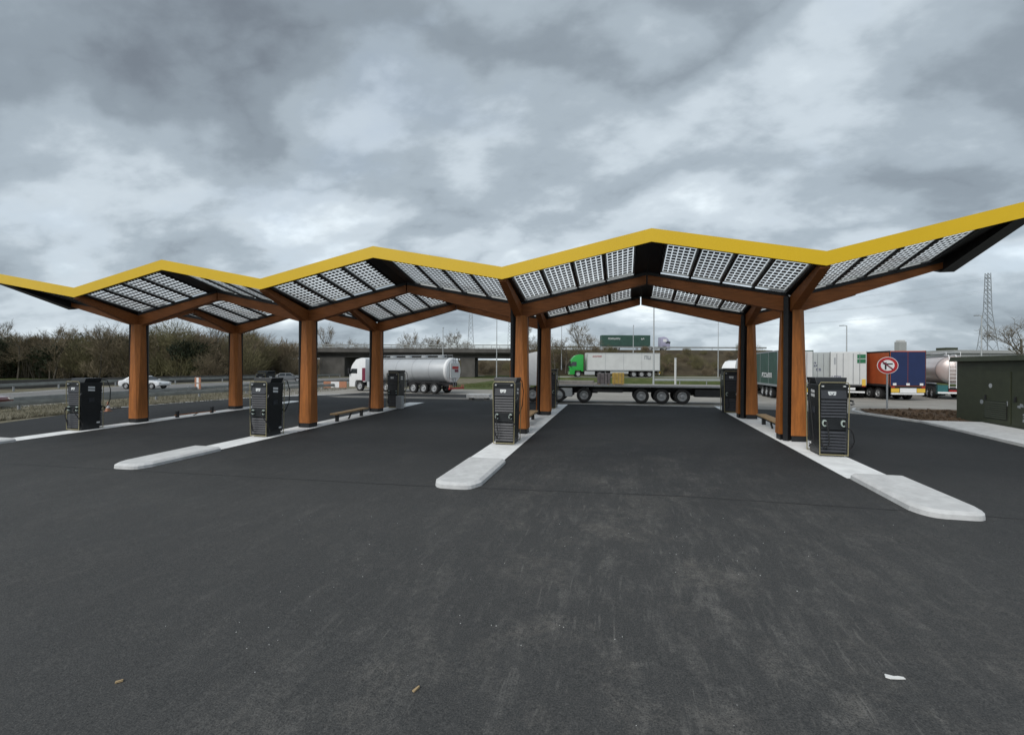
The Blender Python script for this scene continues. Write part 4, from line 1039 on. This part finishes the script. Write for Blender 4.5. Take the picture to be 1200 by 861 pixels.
# ------------------------------------------------------------------ road works
def barrier(name, label, x, y, w, h, rz, panels=2, material='hi_orange'):
    t = thing(name, label, 'barrier', (x, y, gz(y, x)), rz)
    for k in range(panels):
        za = .12+k*(h-.12)/panels
        MB().box(-w/2, w/2, -.04, .04, za, za+(h-.12)/panels-.06).build('board', M[material], t, bevel=.01)
        MB().box(-w*.18, w*.18, -.046, .046, za+.02, za+(h-.12)/panels-.08).build('white_band', M['white'], t)
    for s in (-1, 1):
        MB().box(s*w*.42-.03, s*w*.42+.03, -.035, .035, 0, h-.03).build('post', M['galv'], t)
        MB().box(s*w*.42-.06, s*w*.42+.06, -.3, .3, 0, .06).build('foot', M['rubber'], t)
barrier('traffic_barrier', 'upright orange road-works barrier between the two leftmost columns', -43.2, 38.8, .62, 1.4, YAW, 2)
barrier('traffic_barrier', 'long low orange and white barrier left of the tanker cab', -31.6, 45.6, 2.6, .9, YAW, 1)
t = thing('traffic_cone', 'small red and white traffic cone right of the leftmost charger', 'cone', (-31.9, 22.3, gz(22.3, -31.9)))
MB().box(-.17, .17, -.17, .17, 0, .04).build('foot', M['hi_orange'], t); MB().lathe_z([(.04, .13), (.6, .03), (.61, .001)], 14).build('body', M['hi_orange'], t, smooth=True); MB().lathe_z([(.22, .103), (.38, .077)], 14).build('white_band', M['white'], t)
t = thing('concrete_block', 'low grey concrete block on the asphalt right of the tanker', 'block', (-10.9, 34.2, gz(34.2, -10.9)), .1)
MB().box(-.9, .9, -.5, .5, .14, .42).build('slab', M['concrete'], t, bevel=.02)
for s in (-1, 1): MB().box(s*.6-.12, s*.6+.12, -.45, .45, 0, .14).build('skid', M['concrete_dark'], t)
t = thing('utility_box', 'small grey utility box at the foot of the second back column', 'box', (-13.55, 26.2, gz(26.2, -13.5)+.018))
MB().box(-.2, .2, -.15, .15, 0, .8).build('housing', M['galv_light'], t, bevel=.02); MB().box(-.17, .17, -.16, -.151, .06, .74).build('door', M['galv'], t)

# ------------------------------------------------------------------ litter on the asphalt
rg = random.Random(11)
t_ = MB()
vs = [(-.085, -.02), (-.05, -.035), (.03, -.02), (.09, -.005), (.085, .02), (.04, .025), (.0, .012), (-.07, .03)]
t_.prism_xy(vs, [(x*.97, y*.97) for x, y in vs], 0, .008)
tag(t_.build('paper_scrap', M['paper'], loc=(2.55, 5.12, gz(5.12, 2.5)+.012)), 'crumpled white paper scrap on the asphalt, lower right', 'litter')
for x, y, l, w, a, lb in ((-1.87, 3.96, .075, .028, 1.2, 'pale wood chip on the asphalt at the bottom centre'), (-4.74, 3.42, .06, .03, .7, 'tan leaf on the asphalt at the lower left')):
    o = MB().hexa([(-l/2, -w/2, 0), (l/2, -w/3, 0), (l/2, w/3, 0), (-l/2, w/2, 0)], [(-l/2, -w/2, .012), (l/2, -w/3, .02), (l/2, w/3, .015), (-l/2, w/2, .01)]).build('wood_chip', M['wood_bit'], loc=(x, y, gz(y, x)+.012))
    o.rotation_euler = (0, 0, a); tag(o, lb, 'litter')
grit = MB(); GC = [(rg.gauss(0, 3.4), rg.uniform(3.2, 12)) for q in range(26)]
for k in range(170):
    cx, cy = GC[k % len(GC)]; x = rg.gauss(cx, .55); y = rg.gauss(cy, .5); r = rg.uniform(.003, .010)*(1+.4*(rg.random() < .06))
    z = gz(y, x)+.006; a = rg.uniform(0, 6)
    grit.add([(x+r*cos(a+i*2.1), y+r*sin(a+i*2.1)*rg.uniform(.6, 1.2), z) for i in range(3)]+[(x, y, z+r*.8)], [(0, 1, 3), (1, 2, 3), (2, 0, 3)])
tag(grit.build('grit', M['concrete']), 'scattered pale grit and stone chips on the asphalt', 'gravel', kind='stuff')

# ------------------------------------------------------------------ far buildings
t = thing('warehouse', 'long low grey warehouse behind the tank lorry at the far right', 'building', (*along(px2s(1118, 78), 78), 0), YAW)
MB().box(0, 60, 0, 30, 0, 5.2).build('wall', M['warehouse'], t); MB().box(-.3, 60.3, -.3, 30.3, 5.2, 5.75).build('roof', M['warehouse'], t)
for k in range(12): MB().box(1+k*5, 1.12+k*5, -.04, 0, 0, 5.2).build('downpipe', M['galv'], t)
for k in range(3): MB().box(3+k*9, 6+k*9, -.05, 0, 0, 3.6).build('roller_door', M['galv_light'], t)
MB().box(.6, 2.6, 2, 4, 5.75, 6.25).build('roof_unit', M['cabin_green'], t)
t = thing('tower_block', 'pale grey tower far behind the blue lorry', 'building', (*along(px2s(1051, 190), 190), 0), YAW)
MB().box(1.0, 4.0, 0, 2.5, 0, 13.6).build('wall', M['warehouse'], t); MB().box(1.3, 3.7, .3, 2.2, 13.6, 14.3).build('parapet', M['concrete'], t)


# ------------------------------------------------------------------ pylons
def pylon(label, px, d, h, wb, wt, al=.1, arms=3):
    x, y = along(px2s(px, d), d); t = thing('pylon', label, 'pylon', (x, y, 0), YAW, 'power pylons')
    def w(z): return (wb+(wt-wb)*min(z/(h*.62), 1.)) if z < h*.62 else wt*(1-.35*(z-h*.62)/(h*.38))
    r = .085*h/40
    lg = []
    zs = [0]
    while zs[-1] < h*.985: zs.append(min(zs[-1]+max(w(zs[-1])*1.15, h*.03), h))
    for sx in (-1, 1):
        for sy in (-1, 1):
            m = MB()
            for a, b in zip(zs, zs[1:]): m.cyl((sx*w(a)/2, sy*w(a)/2, a), (sx*w(b)/2, sy*w(b)/2, b), r*1.25, n=4)
            m.build('leg', M['pylon'], t)
    m = MB()
    for a, b in zip(zs, zs[1:]):
        for s in (-1, 1):
            m.cyl((-w(a)/2, s*w(a)/2, a), (w(b)/2, s*w(b)/2, b), r*.8, n=4); m.cyl((w(a)/2, s*w(a)/2, a), (-w(b)/2, s*w(b)/2, b), r*.8, n=4)
            m.cyl((s*w(a)/2, -w(a)/2, a), (s*w(b)/2, w(b)/2, b), r*.8, n=4)
    m.build('lattice', M['pylon'], t)
    for k in range(arms):
        z = h*(.70+.12*k); L_ = h*(al-.006*k)
        m = MB()
        for s in (-1, 1):
            for sy in (-1, 1): m.cyl((s*w(z)/2, sy*w(z)/2, z), (s*L_*.6, 0, z+.01*h), r*.8, n=4); m.cyl((s*w(z)/2, sy*w(z)/2, z+.03*h), (s*L_*.6, 0, z+.01*h), r*.7, n=4)
        m.build('cross_arm', M['pylon'], t)
pylon('pale lattice pylon framed by the canopy above the bridge', 551.5, 300, 37, 6.5, 3.0, .06)
pylon('small lattice pylon just left of the centre column', 597, 330, 36, 5.5, 2.4, .06)
pylon('tall lattice pylon against the sky at the right', 1157, 200, 44.5, 6.4, 1.9, .045)
px_, py_ = along(px2s(1157, 200), 200)
t = thing('power_line', 'thin power cables running left from the right pylon', 'cable', (px_, py_, 0))
for k, z in enumerate((31.2, 36.6, 42)):
    for s in (-1, 1):
        pts = []
        for i in range(13):
            a = i/12; pts.append((-150*a*OC+s*2.3, -150*a*OS+40*a, z-5.5*4*a*(1-a)-4*a))
        MB().tube(pts, .03, 4).build('wire', M['pylon'], t)

# ------------------------------------------------------------------ trees
def branchy(rg, h, spread, levels, r0, start=.25, nkid=(4, 6), up=.55, twig_len=1.0):
    tr, cr = MB(), MB()
    def seg(m, p, q, ra, rb, n): m.cyl(p, q, ra, rb, n, caps=False)
    def grow(p, d, L, r, lv):
        nseg = 3 if lv < 2 else 2; q = p
        pts = [p]
        for k in range(nseg):
            d = (d+Vector((rg.uniform(-.18, .18), rg.uniform(-.18, .18), rg.uniform(-.02, .12)))).normalized()
            q2 = q+d*(L/nseg); ra = r*(1-.55*k/nseg); rb = r*(1-.55*(k+1)/nseg)
            seg(tr if lv < 2 else cr, q, q2, ra, rb, 6 if lv == 0 else (4 if lv < 2 else 3)); q = q2; pts.append(q)
        if lv >= levels: return
        for k in range(rg.randint(*nkid)):
            f = rg.uniform(start if lv == 0 else .3, 1.0); i = min(int(f*nseg), nseg-1); g = f*nseg-i
            b = pts[i].lerp(pts[i+1], g)
            side = Vector((rg.gauss(0, 1), rg.gauss(0, 1), 0)); side = (side-d*side.dot(d)).normalized()
            nd = (d*rg.uniform(.45, .9)+side*spread*rg.uniform(.6, 1.2)+Vector((0, 0, up*.4))).normalized()
            grow(b, nd, L*rg.uniform(.42, .68)*(1.15-.35*f), max(r*rg.uniform(.32, .5), .012), lv+1)
    grow(Vector((0, 0, -.2)), Vector((0, 0, 1)), h*.62, r0, 0)
    return tr, cr
tree_src = []
for k, (h, sp, lv, nk) in enumerate([(11, .75, 4, (5, 6)), (10, .9, 4, (5, 6)), (12, .6, 4, (5, 6)), (9, 1.0, 4, (5, 7))]):
    rg = random.Random(50+k); a, b = branchy(rg, h, sp, lv, .16, nkid=nk)
    tree_src.append((a.mesh('trunk', M['bark_pale' if k % 2 else 'bark']), b.mesh('crown', M['twig'])))
def scrub(rg, h, w, n, matl, leaf=False):
    """a many-stemmed bush: thin rods and small blades filling an uneven volume"""
    m = MB(); cl = [(rg.uniform(-.5, .5)*w, rg.uniform(-.5, .5)*w, rg.uniform(.15, .9)*h, rg.uniform(.25, .55)*w) for _ in range(7)]
    for i in range(n):
        cx, cy, cz, r = rg.choice(cl)
        d = Vector((rg.gauss(0, 1), rg.gauss(0, 1), rg.gauss(0, .8))).normalized()*r*rg.uniform(.3, 1.)**.6
        p = Vector((cx, cy, cz))+d
        if p.z < 0: p.z = rg.uniform(0, .3*h)
        u = (Vector((d.x*.4, d.y*.4, rg.uniform(.3, 1.4)))+Vector((rg.gauss(0, .35), rg.gauss(0, .35), 0))).normalized()
        L = rg.uniform(.18, .5) if leaf else rg.uniform(.5, 1.5); wd = rg.uniform(.06, .16) if leaf else rg.uniform(.012, .035)
        sd = u.cross(Vector((rg.gauss(0, 1), rg.gauss(0, 1), .2))).normalized()*wd
        m.add([p-sd, p+sd, p+u*L+sd*.3, p+u*L-sd*.3], [(0, 1, 2, 3)])
    return m.mesh('crown', matl)
def stems(rg, h, w):
    m = MB()
    for k in range(6):
        x, y = rg.uniform(-.3, .3)*w, rg.uniform(-.3, .3)*w
        m.cyl((x*.4, y*.4, -.1), (x*1.3, y*1.3, h*.8), .06, .02, 5, caps=False)
    return m.mesh('trunk', M['bark'])
scrub_src = []
for k, (h, w, n, mt) in enumerate([(7.5, 5.5, 3000, 'twig'), (8.5, 5, 3000, 'twig_olive'), (6.5, 6, 3000, 'twig'), (7.0, 5.0, 2600, 'twig_olive')]):
    rg = random.Random(80+k); scrub_src.append((stems(rg, h, w), scrub(rg, h, w, n, M[mt])))
ev_src = []
for k in range(2):
    rg = random.Random(90+k); ev_src.append((stems(rg, 5, 3.5), scrub(rg, 5.2, 4.2, 3200, M['ivy'], True)))
rgT = random.Random(5)
def plant(src, name, label, cat, x, y, z, sc, group):
    t = thing(name, label, cat, (x, y, z), rgT.uniform(0, 6.28), group)
    t.scale = (sc*rgT.uniform(.85, 1.15), sc*rgT.uniform(.85, 1.15), sc*rgT.uniform(.9, 1.1))
    link('trunk', src[0], t); link('crown', src[1], t); return t
# the wood left of the motorway: front line from (-118,60) to (-62,76), three rows deep
for row in range(4):
    n = 26
    for k in range(n):
        a = (k+rgT.uniform(-.4, .4)+row*.3)/n
        s = -118+a*72; d = 84+row*6+rgT.uniform(-2, 2)-(a-.5)*10
        x, y = along(s, d)
        if x > -66.5: continue
        if rgT.random() < .13: plant(rgT.choice(ev_src), 'evergreen_bush', 'dark evergreen bush among the bare trees of the left wood', 'bush', x, y, 0, rgT.uniform(1.0, 1.5), 'evergreen bushes in the left wood')
        else: plant(rgT.choice(scrub_src), 'thicket_tree', 'bare many-stemmed tree in the dense wood left of the motorway', 'tree', x, y, 0, rgT.uniform(.62, 1.1), 'many-stemmed trees of the left wood')
for k in range(80):
    s = rgT.uniform(-124, -50); d = rgT.uniform(80, 108); x, y = along(s, d)
    if x > -68: continue
    plant(rgT.choice(tree_src), 'bare_tree', 'tall leafless tree standing above the left wood', 'tree', x, y, 0, rgT.uniform(.65, 1.05), 'tall leafless trees above the left wood')
# dense underwood behind the first rows
ug = MB(); rg = random.Random(33)
for k in range(26000):
    s = rg.uniform(-150, -46); d = rg.uniform(90, 112); x, y = along(s, d)
    if x > -70: continue
    z = rg.uniform(0, 7.6)*(.65+.35*sin(s*.35)*cos(s*.13)); L = rg.uniform(.5, 1.5); w = rg.uniform(.04, .12)
    dx_, dy_ = rg.gauss(0, .3), rg.gauss(0, .3); ax, ay = rg.uniform(-w, w), rg.uniform(-w, w)
    ug.add([(x-ax, y-ay, z), (x+ax, y+ay, z), (x+ax*.4+dx_, y+ay*.4+dy_, z+L), (x-ax*.4+dx_, y-ay*.4+dy_, z+L)], [(0, 1, 2, 3)])
tag(ug.build('underwood', M['twig']), 'dense brown winter underwood behind the left wood', 'undergrowth', kind='stuff')
# groups behind the bridge and on the embankment
def group(lst, label, gname):
    for s, d, z, sc, kk in lst:
        x, y = along(s, d); plant(tree_src[kk], 'bare_tree', label, 'tree', x, y, z, sc, gname)
group([(px2s(px, 150), 150+rgT.uniform(-4, 4), 0, rgT.uniform(1.15, 1.5), k % 4) for k, px in enumerate(range(474, 548, 7))], 'leafless tree rising behind the bridge deck, above the tanker', 'trees behind the bridge')
group([(px2s(px, 150), 150+rgT.uniform(-4, 4), 0, rgT.uniform(1.1, 1.5), k % 4) for k, px in enumerate(range(372, 418, 8))], 'leafless tree rising behind the left end of the bridge', 'trees at the left end of the bridge')
group([(px2s(px, 94), 94+rgT.uniform(-2, 2), 1.4, sc, k % 4) for k, (px, sc) in enumerate([(650, .85), (664, .95), (676, 1.0), (690, 1.12), (700, .9), (612, .8), (625, .85), (640, .95)])], 'leafless tree on the bank behind the green-cabbed lorry', 'trees on the bank behind the green lorry')
x, y = along(px2s(1194, 70), 70); plant(tree_src[1], 'bare_tree', 'wide leafless tree at the far right above the warehouse roof', 'tree', x, y, 0, 1.15, None)
x, y = along(px2s(1206, 92), 92); plant(ev_src[0], 'evergreen_bush', 'dark bush at the foot of the far right tree', 'bush', x, y, 0, 1.35, None)
group([(px2s(px, 230), 230, 0, .95, 2) for px in (886, 892, 898, 904)], 'small far leafless tree above the dark green trailer', 'far row of trees above the green trailer')
# scrub on the banks
rg = random.Random(61)
for k in range(70):
    s = rg.uniform(4, 62); d = rg.uniform(93, 107); z = 6.7*max(0, (d-92)/17)
    x, y = along(s, d)
    plant(rgT.choice(scrub_src), 'bank_shrub', 'low brown shrub on the embankment behind the white trailer', 'shrub', x, y, z-.4, rg.uniform(.2, .34) if s > 22 else rg.uniform(.35, .6), 'shrubs on the embankment')
for k in range(16):
    s = rg.uniform(-72, -2); d = rg.uniform(133, 139); x, y = along(s, d)
    plant(rgT.choice(scrub_src), 'bank_shrub', 'brown shrub seen under the bridge', 'shrub', x, y, 0, rg.uniform(.4, .7), 'shrubs under the bridge')
# grass blades on the green strip and dry tufts on the verge
gr = MB(); rg = random.Random(70)
def blades(n, fx, m, h0, h1, w):
    for k in range(n):
        x, y, z = fx(); h = rg.uniform(h0, h1); a = rg.uniform(0, 6.28); dx_, dy_ = cos(a)*w, sin(a)*w
        lx, ly = rg.gauss(0, h*.35), rg.gauss(0, h*.35)
        m.add([(x-dx_, y-dy_, z), (x+dx_, y+dy_, z), (x+lx, y+ly, z+h)], [(0, 1, 2)])
def f1():
    s, d = rg.uniform(-14, 34), rg.uniform(57, 70); x, y = along(s, d); return x, y, -.03
blades(12000, f1, gr, .06, .2, .02)
tag(gr.build('grass_tufts', M['grass']), 'rough green grass between the parking road and the bank', 'grass', kind='stuff')
dr = MB()
def f2():
    y = rg.uniform(12, 46); x = rg.uniform(-43.5, -29)
    lim = -32-.5 if y < 24 else (-33.6+(y-24)*.5)
    x = min(x, lim-.6); return x, y, gz(y, x)-.022
blades(16000, f2, dr, .08, .30, .012)
tag(dr.build('dry_grass', M['verge']), 'dry straw-coloured tufts on the verge beside the motorway', 'grass', kind='stuff')
